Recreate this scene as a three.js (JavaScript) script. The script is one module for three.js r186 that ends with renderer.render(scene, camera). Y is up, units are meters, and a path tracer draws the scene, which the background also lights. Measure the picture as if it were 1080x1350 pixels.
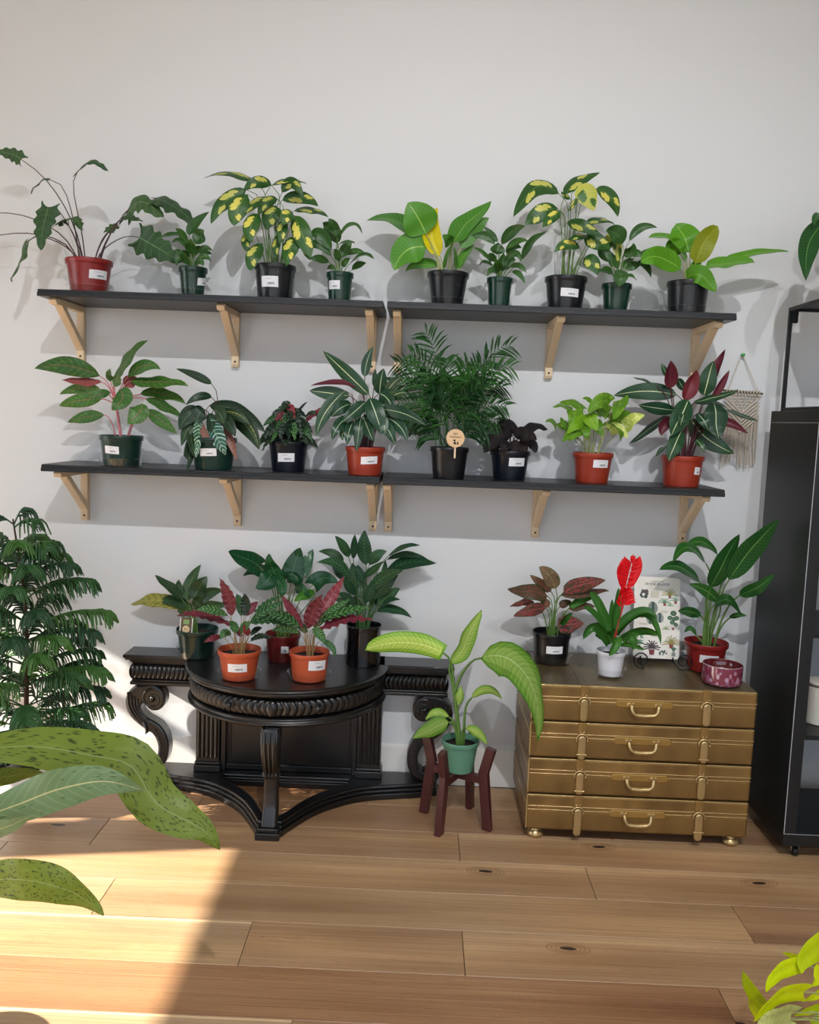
import * as THREE from 'three';
import { RoundedBoxGeometry } from 'three/addons/geometries/RoundedBoxGeometry.js';
import { mergeGeometries } from 'three/addons/utils/BufferGeometryUtils.js';
import { RectAreaLightUniformsLib } from 'three/addons/lights/RectAreaLightUniformsLib.js';

// ---------------------------------------------------------------- camera, sky, sun, exposure
const scene = new THREE.Scene();
const camera = new THREE.PerspectiveCamera(2 * Math.atan(675 / 1141.93) * 180 / Math.PI, 1080 / 1350, 0.05, 200);
camera.rotation.set(-6.04091 * Math.PI / 180, 0.76577 * Math.PI / 180, 2.11715 * Math.PI / 180, 'YXZ');
camera.position.set(0.06222, 1.44311, 3.33902);
const renderer = new THREE.WebGLRenderer({ antialias: true });
renderer.toneMapping = THREE.LinearToneMapping;
renderer.toneMappingExposure = 0.46;
renderer.shadowMap.enabled = true;
renderer.shadowMap.type = THREE.PCFSoftShadowMap;
RectAreaLightUniformsLib.init();

// hazy daylight sky: pale horizon, bluer zenith, the paler band below the horizon is distant haze
{
  const w = 64, h = 32, d = new Float32Array(w * h * 4);
  for (let y = 0; y < h; y++) for (let x = 0; x < w; x++) {
    const e = ((y + 0.5) / h - 0.5) * 2, k = (y * w + x) * 4, t = Math.pow(Math.max(0, e), 0.6);
    d[k] = 1.0 - 0.55 * t; d[k + 1] = 1.05 - 0.4 * t; d[k + 2] = 1.15 - 0.12 * t; d[k + 3] = 1;
  }
  const sky = new THREE.DataTexture(d, w, h, THREE.RGBAFormat, THREE.FloatType);
  sky.mapping = THREE.EquirectangularReflectionMapping; sky.magFilter = THREE.LinearFilter; sky.needsUpdate = true;
  scene.background = sky; scene.backgroundIntensity = 3.0;
}
const sun = new THREE.DirectionalLight(new THREE.Color(1.0, 0.93, 0.82), 46);
sun.position.set(-8.7, 4.9, 1.55); sun.target.position.set(0, 0.2, 0.05);
sun.shadow.radius = 0.75;
sun.castShadow = true; sun.shadow.mapSize.set(4096, 4096);
Object.assign(sun.shadow.camera, { left: -6, right: 6, top: 6, bottom: -6, near: 0.5, far: 30 });
scene.add(sun, sun.target);

// ---------------------------------------------------------------- helpers
let seed = 20240611;
const rnd = () => { seed = (seed + 0x6d2b79f5) | 0; let t = Math.imul(seed ^ (seed >>> 15), 1 | seed); t = (t + Math.imul(t ^ (t >>> 7), 61 | t)) ^ t; return ((t ^ (t >>> 14)) >>> 0) / 4294967296; };
const rr = (a, b) => a + (b - a) * rnd();
const V = (x, y, z) => new THREE.Vector3(x, y, z);
const used = {};
const numbered = (n) => { const k = used[n] = (used[n] ?? -1) + 1; return k ? n + '_' + String(k).padStart(3, '0') : n; };
function lit(o) { o.castShadow = true; o.receiveShadow = true; return o; }
function part(name, geo, mat, parent) { const m = lit(new THREE.Mesh(geo, mat)); m.name = name; parent.add(m); return m; }
function thing(name, label, category, p = [0, 0, 0], group, ry = 0) {
  const g = new THREE.Group(); g.name = numbered(name); g.position.set(...p); g.rotation.y = ry;
  g.userData = { label, category }; if (group) g.userData.group = group;
  scene.add(g); return g;
}
function struct(name, geo, mat, parent = scene) {
  const m = part(name, geo, mat, parent); if (parent === scene) m.userData.kind = 'structure'; return m;
}
const merge = (list) => mergeGeometries(list.map((g) => { const n = g.index ? g.toNonIndexed() : g; for (const k of Object.keys(n.attributes)) if (!['position', 'normal', 'uv'].includes(k)) n.deleteAttribute(k); return n; }));
// box from min to max corner, edges rounded
function bx(x0, y0, z0, x1, y1, z1, r = 0.002) {
  const w = x1 - x0, h = y1 - y0, d = z1 - z0; r = Math.min(r, w * 0.45, h * 0.45, d * 0.45);
  const g = r > 0 ? new RoundedBoxGeometry(w, h, d, 2, r) : new THREE.BoxGeometry(w, h, d);
  const p = g.attributes.position, n = g.attributes.normal, uv = g.attributes.uv;
  for (let i = 0; i < p.count; i++) {                       // uv in metres
    const ax = Math.abs(n.getX(i)), ay = Math.abs(n.getY(i)), az = Math.abs(n.getZ(i));
    if (ay >= ax && ay >= az) uv.setXY(i, p.getX(i), p.getZ(i)); else if (az >= ax) uv.setXY(i, p.getX(i), p.getY(i)); else uv.setXY(i, p.getZ(i), p.getY(i));
  }
  return g.translate((x0 + x1) / 2, (y0 + y1) / 2, (z0 + z1) / 2);
}
const lathe = (pts, seg = 40, a = 0, len = Math.PI * 2) => new THREE.LatheGeometry(pts.map((p) => new THREE.Vector2(p[0], p[1])), seg, a, len);
function tube(pts, r0, r1 = r0, seg = 10, rad = 6) {         // tapered tube along a smooth curve
  const c = pts.length === 2 ? new THREE.LineCurve3(pts[0], pts[1]) : new THREE.CatmullRomCurve3(pts, false, 'centripetal');
  const g = new THREE.TubeGeometry(c, seg, 1, rad, false), p = g.attributes.position, n = g.attributes.normal;
  for (let i = 0; i <= seg; i++) { const q = c.getPointAt(i / seg), r = r0 + (r1 - r0) * i / seg;
    for (let j = 0; j <= rad; j++) { const k = i * (rad + 1) + j; p.setXYZ(k, q.x + n.getX(k) * r, q.y + n.getY(k) * r, q.z + n.getZ(k) * r); } }
  return g;
}
function grid(nu, nv, f) {                                   // surface f(u, v) -> Vector3, smooth normals
  const pos = [], uv = [], idx = [];
  for (let j = 0; j <= nv; j++) for (let i = 0; i <= nu; i++) { const q = f(i / nu, j / nv); pos.push(q.x, q.y, q.z); uv.push(i / nu, j / nv); }
  for (let j = 0; j < nv; j++) for (let i = 0; i < nu; i++) { const a = j * (nu + 1) + i, b = a + 1, c = a + nu + 1, d = c + 1; idx.push(a, b, d, a, d, c); }
  const g = new THREE.BufferGeometry();
  g.setAttribute('position', new THREE.Float32BufferAttribute(pos, 3)); g.setAttribute('uv', new THREE.Float32BufferAttribute(uv, 2)); g.setIndex(idx);
  g.computeVertexNormals(); return g;
}
function extrude(pts, depth, bevel = 0.003, curve = 10) {    // polygon in x-y, extruded along z from 0
  const s = pts instanceof THREE.Shape ? pts : new THREE.Shape(pts.map((p) => new THREE.Vector2(p[0], p[1])));
  const g = new THREE.ExtrudeGeometry(s, { depth: depth - 2 * bevel, bevelEnabled: bevel > 0, bevelThickness: bevel, bevelSize: bevel, bevelOffset: -bevel, bevelSegments: 2, curveSegments: curve });
  return g.translate(0, 0, bevel);
}

// ---------------------------------------------------------------- textures and materials
const C = (hex) => new THREE.Color(hex);
function canvasTex(w, h, draw, srgb = true) {
  const c = document.createElement('canvas'); c.width = w; c.height = h; draw(c.getContext('2d'), w, h);
  const t = new THREE.CanvasTexture(c); if (srgb) t.colorSpace = THREE.SRGBColorSpace; t.wrapS = t.wrapT = THREE.RepeatWrapping; t.anisotropy = 8; return t;
}
const std = (color, roughness, extra = {}) => new THREE.MeshStandardMaterial({ color: C(color), roughness, ...extra });
const phys = (color, roughness, extra = {}) => new THREE.MeshPhysicalMaterial({ color: C(color), roughness, ...extra });
// value noise with wrap for plaster relief and mottling
function noiseCanvas(w, h, octaves, base, amp, stretch = 1) {
  return canvasTex(w, h, (g) => {
    const img = g.createImageData(w, h), v = new Float32Array(w * h);
    for (let o = 0, n = 4, a = 1; o < octaves; o++, n *= 2, a *= 0.55) {
      const nx = Math.max(1, Math.round(n / stretch)), L = Array.from({ length: nx * n }, () => rnd());
      for (let y = 0; y < h; y++) for (let x = 0; x < w; x++) {
        const fx = x / w * nx, fy = y / h * n, ix = Math.floor(fx), iy = Math.floor(fy), tx = fx - ix, ty = fy - iy, sx = tx * tx * (3 - 2 * tx), sy = ty * ty * (3 - 2 * ty);
        const at = (a1, b1) => L[(b1 % n) * nx + (a1 % nx)];
        v[y * w + x] += a * ((at(ix, iy) * (1 - sx) + at(ix + 1, iy) * sx) * (1 - sy) + (at(ix, iy + 1) * (1 - sx) + at(ix + 1, iy + 1) * sx) * sy - 0.5);
      }
    }
    for (let i = 0; i < w * h; i++) { const k = Math.max(0, Math.min(255, base + amp * v[i])); img.data[i * 4] = img.data[i * 4 + 1] = img.data[i * 4 + 2] = k; img.data[i * 4 + 3] = 255; }
    g.putImageData(img, 0, 0);
  }, false);
}
const plaster = noiseCanvas(256, 256, 6, 128, 60);
plaster.repeat.set(0.7, 0.7);
const blotch = noiseCanvas(256, 256, 5, 150, 110);
const M = {
  wall: std('#dddfe0', 0.75, { bumpMap: plaster, bumpScale: 0.0006 }),
  trim: std('#e9e6e0', 0.5),
  ceiling: std('#e8e6e2', 0.9),
  shelf: std('#141417', 0.38, { bumpMap: noiseCanvas(256, 64, 5, 128, 80, 0.2), bumpScale: 0.0001 }),
  black: phys('#0d0d0e', 0.34, { clearcoat: 0.35, clearcoatRoughness: 0.25 }),
  blackcarve: phys('#100f0f', 0.3, { clearcoat: 0.3, clearcoatRoughness: 0.25 }),
  steel: std('#17181a', 0.45, { metalness: 0.4 }),
  chrome: std('#c9c9c8', 0.2, { metalness: 1 }),
  cabinet: std('#101315', 0.45, { bumpMap: noiseCanvas(256, 64, 5, 128, 80, 0.2), bumpScale: 0.0002 }),
  chip: std('#b9bdc2', 0.6),
  red: std('#86221f', 0.32), darkred: std('#6a1c1b', 0.34), terra: std('#98341f', 0.36), orange: std('#b6502f', 0.42),
  green: phys('#123527', 0.22), darkgreen: std('#14312a', 0.28), palegreen: std('#5d8f76', 0.5), navy: std('#0d141f', 0.28), white: std('#dcdde2', 0.35),
  clear: phys('#ffffff', 0.08, { transmission: 1, thickness: 0, ior: 1.45 }),
  glass: phys('#0c0d10', 0.08, { clearcoat: 0.6 }),
  soil: std('#1a120d', 0.95, { bumpMap: blotch, bumpScale: 0.006 }),
  bark: std('#4a3526', 0.85),
  stalkgreen: std('#587a34', 0.5), stalkpale: std('#a3a868', 0.5), stalkdeep: std('#3c6030', 0.5), stalkpurple: std('#4c2f33', 0.5), stalkpink: std('#c9737a', 0.5), stalkred: std('#4a1a22', 0.45), stalktan: std('#9a7a4c', 0.55), stalkdark: std('#1f1a18', 0.6),
};
M.blackpot = std('#0e1014', 0.3);
const potMat = { red: M.red, darkred: M.darkred, terra: M.terra, orange: M.orange, green: M.green, darkgreen: M.darkgreen, palegreen: M.palegreen, navy: M.navy, white: M.white, black: M.blackpot, glass: M.glass };

// light wood for the brackets
const aspen = canvasTex(256, 256, (g, w, h) => {
  g.fillStyle = '#e4cdab'; g.fillRect(0, 0, w, h);
  for (let i = 0; i < 160; i++) { g.strokeStyle = `rgba(${rnd() < 0.5 ? '160,122,82' : '238,216,182'},${0.05 + rnd() * 0.13})`; g.lineWidth = 0.6 + rnd() * 2.4; const y = rnd() * h; g.beginPath(); g.moveTo(0, y); g.bezierCurveTo(w * 0.3, y + rr(-5, 5), w * 0.6, y + rr(-5, 5), w, y); g.stroke(); }
});
aspen.repeat.set(4, 4);
M.aspen = std('#ffffff', 0.55, { map: aspen });

// oak boards: five boards' worth of grain
function oak(tone, dark, opts = {}) {
  return canvasTex(1024, 128, (g, w, h) => {
    g.fillStyle = tone; g.fillRect(0, 0, w, h);
    for (let i = 0; i < 26; i++) { const x = rnd() * w, y = rnd() * h, r = 30 + rnd() * 120, q = g.createRadialGradient(x, y, 0, x, y, r); const c = rnd() < 0.5 ? dark : '236,196,140'; q.addColorStop(0, `rgba(${c},0.16)`); q.addColorStop(1, `rgba(${c},0)`); g.fillStyle = q; g.save(); g.translate(x, y); g.scale(2.6, 0.45); g.translate(-x, -y); g.fillRect(x - r, y - r, 2 * r, 2 * r); g.restore(); }
    for (let i = 0; i < 300; i++) { const y = rnd() * h, x = rnd() * w, len = 60 + rnd() * 500; g.strokeStyle = `rgba(${rnd() < 0.7 ? dark : '240,208,160'},${0.05 + rnd() * 0.16})`; g.lineWidth = 0.4 + rnd() * 1.3; g.beginPath(); g.moveTo(x, y); g.bezierCurveTo(x + len * 0.3, y + rr(-2, 2), x + len * 0.6, y + rr(-3, 3), x + len, y + rr(-2, 2)); g.stroke(); }
    const cx = opts.cx ?? rnd() * w, cy = opts.cy ?? h * rr(0.2, 0.8);        // cathedral figure
    for (let k = 0; k < 11; k++) { g.strokeStyle = `rgba(${dark},${0.1 + 0.16 * rnd()})`; g.lineWidth = 0.8 + rnd() * 1.2; g.beginPath(); const a = 20 + k * 17 + rr(-4, 4), b = 3 + k * 4.2; g.moveTo(cx - 260 - a, cy - b); g.bezierCurveTo(cx - 60, cy - b, cx + a * 0.6, cy - b * 0.7, cx + a, cy); g.bezierCurveTo(cx + a * 0.6, cy + b * 0.7, cx - 60, cy + b, cx - 260 - a, cy + b); g.stroke(); }
    for (let i = 0; i < 420; i++) { g.fillStyle = `rgba(${dark},${0.12 + rnd() * 0.2})`; g.fillRect(rnd() * w, rnd() * h, 3 + rnd() * 9, 0.7); }
    for (const [kx, ky, kr] of opts.knots ?? []) { g.fillStyle = 'rgba(38,26,20,0.9)'; g.beginPath(); g.ellipse(kx * w, ky * h, kr * 1.7, kr * 0.7, 0.1, 0, 7); g.fill(); g.strokeStyle = `rgba(${dark},0.5)`; for (let q = 1; q < 4; q++) { g.beginPath(); g.ellipse(kx * w, ky * h, kr * (1.7 + q * 0.9), kr * (0.7 + q * 0.5), 0.1, 0, 7); g.stroke(); } }
    if (opts.sap) { g.fillStyle = 'rgba(238,205,160,0.75)'; g.beginPath(); g.moveTo(0, 0); g.lineTo(w, 0); g.lineTo(w, 5); g.lineTo(w * 0.5, 9); g.lineTo(0, 6); g.fill(); }
  });
}
const oakTex = [
  oak('#ad8a68', '96,62,34'), oak('#b59472', '110,72,40', { knots: [[0.76, 0.3, 7]] }), oak('#a17d5e', '88,54,30', { knots: [[0.4, 0.7, 5]] }),
  oak('#ba9c7a', '118,80,46', { sap: true }), oak('#a38467', '92,60,38', { knots: [[0.2, 0.6, 4], [0.85, 0.35, 8]] }), oak('#9d7454', '86,48,24'), oak('#b2916e', '100,66,38'),
];
for (const t of oakTex) t.wrapS = THREE.MirroredRepeatWrapping;   // no hard seam on boards longer than the print
const oakMat = oakTex.map((t) => std('#ffffff', 0.42, { map: t, bumpMap: t, bumpScale: 0.0004 }));
// ---------------------------------------------------------------- the room
const RX0 = -5, RX1 = 4, RZ1 = 6.2, RH = 4.5;
struct('wall_back', bx(RX0 - 0.2, 0, -0.15, RX1 + 0.2, RH, 0, 0), M.wall);
{ // flat board against the wall with a small bead
  const g = merge([bx(RX0, 0, 0, RX1, 0.15, 0.009, 0.001), bx(RX0, 0.15, 0, RX1, 0.156, 0.006, 0.001)]);
  struct('baseboard_back', g, M.trim);
}
struct('ceiling', bx(RX0 - 0.2, RH, -0.15, RX1 + 0.2, RH + 0.15, RZ1 + 0.2, 0), M.ceiling);
struct('wall_right', bx(RX1, 0, 0, RX1 + 0.15, RH, RZ1, 0), M.wall);
const floor = new THREE.Group(); floor.name = 'floor'; floor.userData.kind = 'structure'; scene.add(floor);
part('subfloor', bx(RX0 - 0.2, -0.15, -0.15, RX1 + 0.2, -0.014, RZ1 + 0.2, 0), std('#2a1d14', 0.9), floor);
{ // oak boards running along the wall; joints of the rows in view are where the photograph has them
  const rows = [0.013, 0.21, 0.41, 0.607, 0.805, 1.0, 1.203, 1.4];
  for (let z = 1.6; z < RZ1 + 0.1; z += 0.198) rows.push(z);
  const joints = { 0: [-1.9, -0.1, 1.7], 1: [-2.6, -0.72, 0.78, 2.4], 2: [-2.9, -1.0, 0.236, 2.1], 3: [-3.2, -1.27, 0.648, 2.7], 4: [-2.7, -0.84, 1.06, 2.9], 5: [-2.2, -0.375, 0.225, 2.0], 6: [-3.0, -1.1, 0.884, 2.6], 7: [-2.1, -0.2, 1.7] };
  const tone = { '2,2': 0, '2,1': 4, '3,1': 4, '3,2': 1, '3,3': 1, '4,1': 3, '4,2': 6, '4,3': 2, '5,1': 3, '5,2': 0, '5,3': 1, '6,1': 5, '6,2': 5, '6,3': 2, '7,1': 3 };
  for (let r = 0; r + 1 < rows.length; r++) {
    const js = joints[r] ?? [-3.4 + rr(0, 1.2), -1.2 + rr(-0.5, 0.5), 0.7 + rr(-0.6, 0.6), 2.6 + rr(-0.4, 0.4)], xs = [RX0, ...js, RX1];
    for (let i = 0; i + 1 < xs.length; i++) {
      const x0 = xs[i] + 0.0008, x1 = xs[i + 1] - 0.0008, z0 = rows[r] + 0.0008, z1 = rows[r + 1] - 0.0008, dy = rr(-0.0006, 0);
      const g = new THREE.BufferGeometry(), b = 0.0012;          // bevelled board
      const ring = (e, y) => [[x0 + e, y, z1 - e], [x1 - e, y, z1 - e], [x1 - e, y, z0 + e], [x0 + e, y, z0 + e]];
      const pos = [], uv = [], off = rnd(), flip = rnd() < 0.5 ? -1 : 1, face = (a, b2, c, d) => { for (const q of [a, b2, c, a, c, d]) { pos.push(...q); uv.push(((q[0] - x0) * flip) / 2.0 + off, (z1 - q[2]) / 0.198); } };
      const t = ring(b, dy), m = ring(0, dy - b), lo = ring(0, -0.014);
      face(...t); for (let k = 0; k < 4; k++) { const n = (k + 1) % 4; face(m[k], m[n], t[n], t[k]); face(lo[k], lo[n], m[n], m[k]); }
      g.setAttribute('position', new THREE.Float32BufferAttribute(pos, 3)); g.setAttribute('uv', new THREE.Float32BufferAttribute(uv, 2)); g.computeVertexNormals();
      part(numbered('plank'), g, oakMat[tone[r + ',' + i] ?? Math.floor(rnd() * oakMat.length)], floor);
    }
  }
}
// left wall with its two tall windows (the low sun comes in here), front wall with the shop window
const WX = RX0, HEAD = 2.5, HEADB = 2.64;
function frameRect(z0, z1, y0, y1, bars, t) {
  const l = [bx(WX - 0.1, y0, z0, WX - 0.04, y1, z0 + t, 0.003), bx(WX - 0.1, y0, z1 - t, WX - 0.04, y1, z1, 0.003), bx(WX - 0.1, y0, z0, WX - 0.04, y0 + t, z1, 0.003), bx(WX - 0.1, y1 - t, z0, WX - 0.04, y1, z1, 0.003)];
  for (const y of bars) l.push(bx(WX - 0.09, y, z0, WX - 0.05, y + 0.045, z1, 0.003));
  return merge(l);
}
const wl = new THREE.Group(); wl.name = 'wall_left'; wl.userData.kind = 'structure'; scene.add(wl);
const WINA = [1.34, 3.1], WINB = [0.42, 1.16];
part('masonry', merge([
  bx(WX - 0.15, 0, 0, WX, RH, WINB[0], 0), bx(WX - 0.15, HEAD, WINB[1], WX, RH, RZ1, 0), bx(WX - 0.15, HEADB, WINB[0], WX, RH, WINB[1], 0), bx(WX - 0.15, 0, WINB[1], WX, HEAD, WINA[0], 0), bx(WX - 0.15, 0, WINA[1], WX, HEAD, RZ1, 0),
  bx(WX - 0.15, 0, WINB[0], WX, 0.3, WINB[1], 0), bx(WX - 0.15, 0, WINA[0], WX, 0.3, WINA[1], 0)]), M.wall, wl);
const pane = phys('#ffffff', 0.02, { transmission: 1, thickness: 0, ior: 1.45 });
const frameMat = std('#1b1b1c', 0.5);
for (const [i, [z0, z1], bars, hd] of [[1, WINA, [], HEAD], [2, WINB, [0.95, 1.65, 2.16, 2.4], HEADB]]) {
  const w = new THREE.Group(); w.name = 'window_' + i; w.userData.kind = 'structure'; scene.add(w);
  part('window_frame', frameRect(z0, z1, 0.3, hd, bars, 0.03), frameMat, w);
  part('pane', bx(WX - 0.075, 0.3, z0, WX - 0.069, hd, z1, 0), pane, w);
}
const wf = new THREE.Group(); wf.name = 'wall_front'; wf.userData.kind = 'structure'; scene.add(wf);
part('masonry', merge([bx(RX0, 0, RZ1, -3.6, RH, RZ1 + 0.15, 0), bx(3.4, 0, RZ1, RX1, RH, RZ1 + 0.15, 0), bx(-3.6, 3.3, RZ1, 3.4, RH, RZ1 + 0.15, 0), bx(-3.6, 0, RZ1, 3.4, 0.35, RZ1 + 0.15, 0)]), M.wall, wf);
{
  const w = new THREE.Group(); w.name = 'window_3'; w.userData.kind = 'structure'; scene.add(w);
  const l = []; for (const x of [-3.6, -1.3, 1.05, 3.35]) l.push(bx(x, 0.35, RZ1 + 0.03, x + 0.05, 3.3, RZ1 + 0.09, 0.003));
  l.push(bx(-3.6, 0.35, RZ1 + 0.03, 3.4, 0.4, RZ1 + 0.09, 0.003), bx(-3.6, 3.25, RZ1 + 0.03, 3.4, 3.3, RZ1 + 0.09, 0.003));
  part('window_frame', merge(l), frameMat, w);
  for (const x of [-3.57, -1.27, 1.08]) part(numbered('pane'), bx(x, 0.38, RZ1 + 0.05, x + 2.3, 3.27, RZ1 + 0.056, 0), pane, w);
}
struct('pavement', bx(-40, -0.3, -40, 40, -0.16, 40, 0), std('#9a968f', 0.95));

// daylight arriving through the glazing: one rectangle of light per window, just inside the panes
for (const [w, h, p, look, k, col] of [
  [1.7, 2.2, [WX + 0.05, 1.4, 2.22], [0, 1.4, 2.22], 4.5, [0.82, 0.93, 1.0]],
  [6.9, 2.9, [-0.1, 1.83, RZ1 - 0.05], [-0.1, 1.83, 0], 1.05, [0.76, 0.9, 1.0]],
]) {
  const l = new THREE.RectAreaLight(new THREE.Color(...col), k, w, h); l.position.set(...p); l.lookAt(...look); scene.add(l);
}
// ceiling track with three spot heads, behind and above the camera
{
  const t = thing('track_light', 'black ceiling track with three spot heads above the viewer', 'track light', [0, RH, 4.4]);
  part('rail', bx(-1.9, -0.035, -0.018, 2.1, 0, 0.018, 0.003), M.steel, t);
  const bulb = std('#fff6e8', 0.5, { emissive: C('#fff3e2'), emissiveIntensity: 6 });
  for (const [x, tx, k] of [[-1.1, -0.9, 9], [0.35, 0.1, 58], [1.45, 1.15, 24]]) {
    const h = new THREE.Group(); h.name = numbered('spot_head'); h.position.set(x, -0.2, 0); t.add(h);
    const d = V(tx - x, 0.35 - (RH - 0.2), -4.4).normalize();
    const body = part('lamp_shade', lathe([[0.0, -0.1], [0.035, -0.1], [0.045, -0.05], [0.048, 0.06], [0.043, 0.06], [0.04, -0.04], [0, -0.045]], 24), M.steel, h);
    body.quaternion.setFromUnitVectors(V(0, 1, 0), d);
    part('stem', tube([V(0, 0.17, 0), V(0, -0.02, 0)], 0.008), M.steel, h);
    const b = part('bulb', new THREE.SphereGeometry(0.034, 20, 12), bulb, h); b.position.copy(d.clone().multiplyScalar(0.03));
    const s = new THREE.SpotLight(new THREE.Color(0.98, 0.98, 1.0), k, 0, 0.6, 1, 2); s.shadow.radius = 1.6; s.castShadow = true; s.shadow.mapSize.set(2048, 2048);
    s.position.copy(d.clone().multiplyScalar(0.09)); s.target.position.copy(d.clone().multiplyScalar(3)); h.add(s, s.target);
  }
}
// ---------------------------------------------------------------- wall shelves and brackets
function shelfGeo(L) {                                       // board with a stepped moulding along its front edge
  const p = [[0.002, 0], [0.289, 0], [0.294, -0.002], [0.294, -0.0075], [0.2965, -0.0085], [0.2965, -0.0125], [0.3, -0.0135], [0.3, -0.023], [0.298, -0.025], [0.002, -0.025]];
  const g = extrude(p, L, 0.0006); g.rotateY(-Math.PI / 2); g.translate(L, 0, 0);        // x -> z, z -> length
  g.computeVertexNormals(); return g.toNonIndexed();
}
const shelfG = shelfGeo(1.2);
{
  const pos = shelfG.attributes.position, uv = shelfG.attributes.uv; for (let i = 0; i < pos.count; i++) uv.setXY(i, pos.getX(i), pos.getZ(i)); shelfG.computeVertexNormals();
}
const SHELVES = [[-1.2966, 1.8497, 'upper left black wall shelf with red pot and calatheas on it'], [-0.0821, 1.8497, 'upper right black wall shelf with yellow-leaved plant on it'], [-1.2881, 1.2412, 'lower left black wall shelf with pink-stemmed plant on it'], [-0.0764, 1.2412, 'lower right black wall shelf with palm on it']];
const BX = { 1.8497: [[-1.255, -0.665, -0.145], [-0.048, 0.524, 1.07]], 1.2412: [[-1.242, -0.647, -0.122], [-0.062, 0.505, 1.07]] };
function bracketGeo() {                                      // wall leg, arm under the board and a slanting brace
  const w = 0.028, out = [];
  const prism = (pts) => { const g = extrude(pts, w, 0.0015); g.rotateY(-Math.PI / 2); g.translate(w / 2, 0, 0); return g; };
  out.push(prism([[0, 0], [0.024, 0], [0.024, -0.195], [0.019, -0.205], [0, -0.205]]));
  out.push(prism([[0.0, 0.0], [0.262, 0], [0.272, -0.008], [0.262, -0.022], [0.0, -0.022]]));
  out.push(prism([[0.185, -0.021], [0.222, -0.021], [0.024, -0.165], [0.024, -0.135]]));
  const g = merge(out), p = g.attributes.position, uv = g.attributes.uv; for (let i = 0; i < p.count; i++) uv.setXY(i, p.getY(i) + p.getZ(i) * 0.4, p.getX(i));
  return g;
}
const brG = bracketGeo(), screwG = lathe([[0, 0.0008], [0.0035, 0.0008], [0.004, 0]], 12).rotateX(Math.PI / 2), screwM = std('#2b2622', 0.4, { metalness: 0.6 });
const where = ['leftmost', 'middle', 'rightmost'];
for (const [x, y, label] of SHELVES) {
  const t = thing('wall_shelf', label, 'shelf', [x, y, 0], 'black wall shelves'); part('board', shelfG, M.shelf, t);
  const row = y > 1.5 ? 'upper' : 'lower', side = x < -0.5 ? 'left' : 'right';
  BX[y][side === 'left' ? 0 : 1].forEach((bx0, i) => {
    const b = thing('shelf_bracket', `pale wooden bracket, ${where[i]} of the three under the ${row} ${side} shelf`, 'bracket', [bx0, y - 0.0252, 0.0005], 'wooden shelf brackets');
    part('bracket_frame', brG, M.aspen, b); const s = part('screw', screwG, screwM, b); s.position.set(0, -0.185, 0.0242);
  });
}

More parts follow.
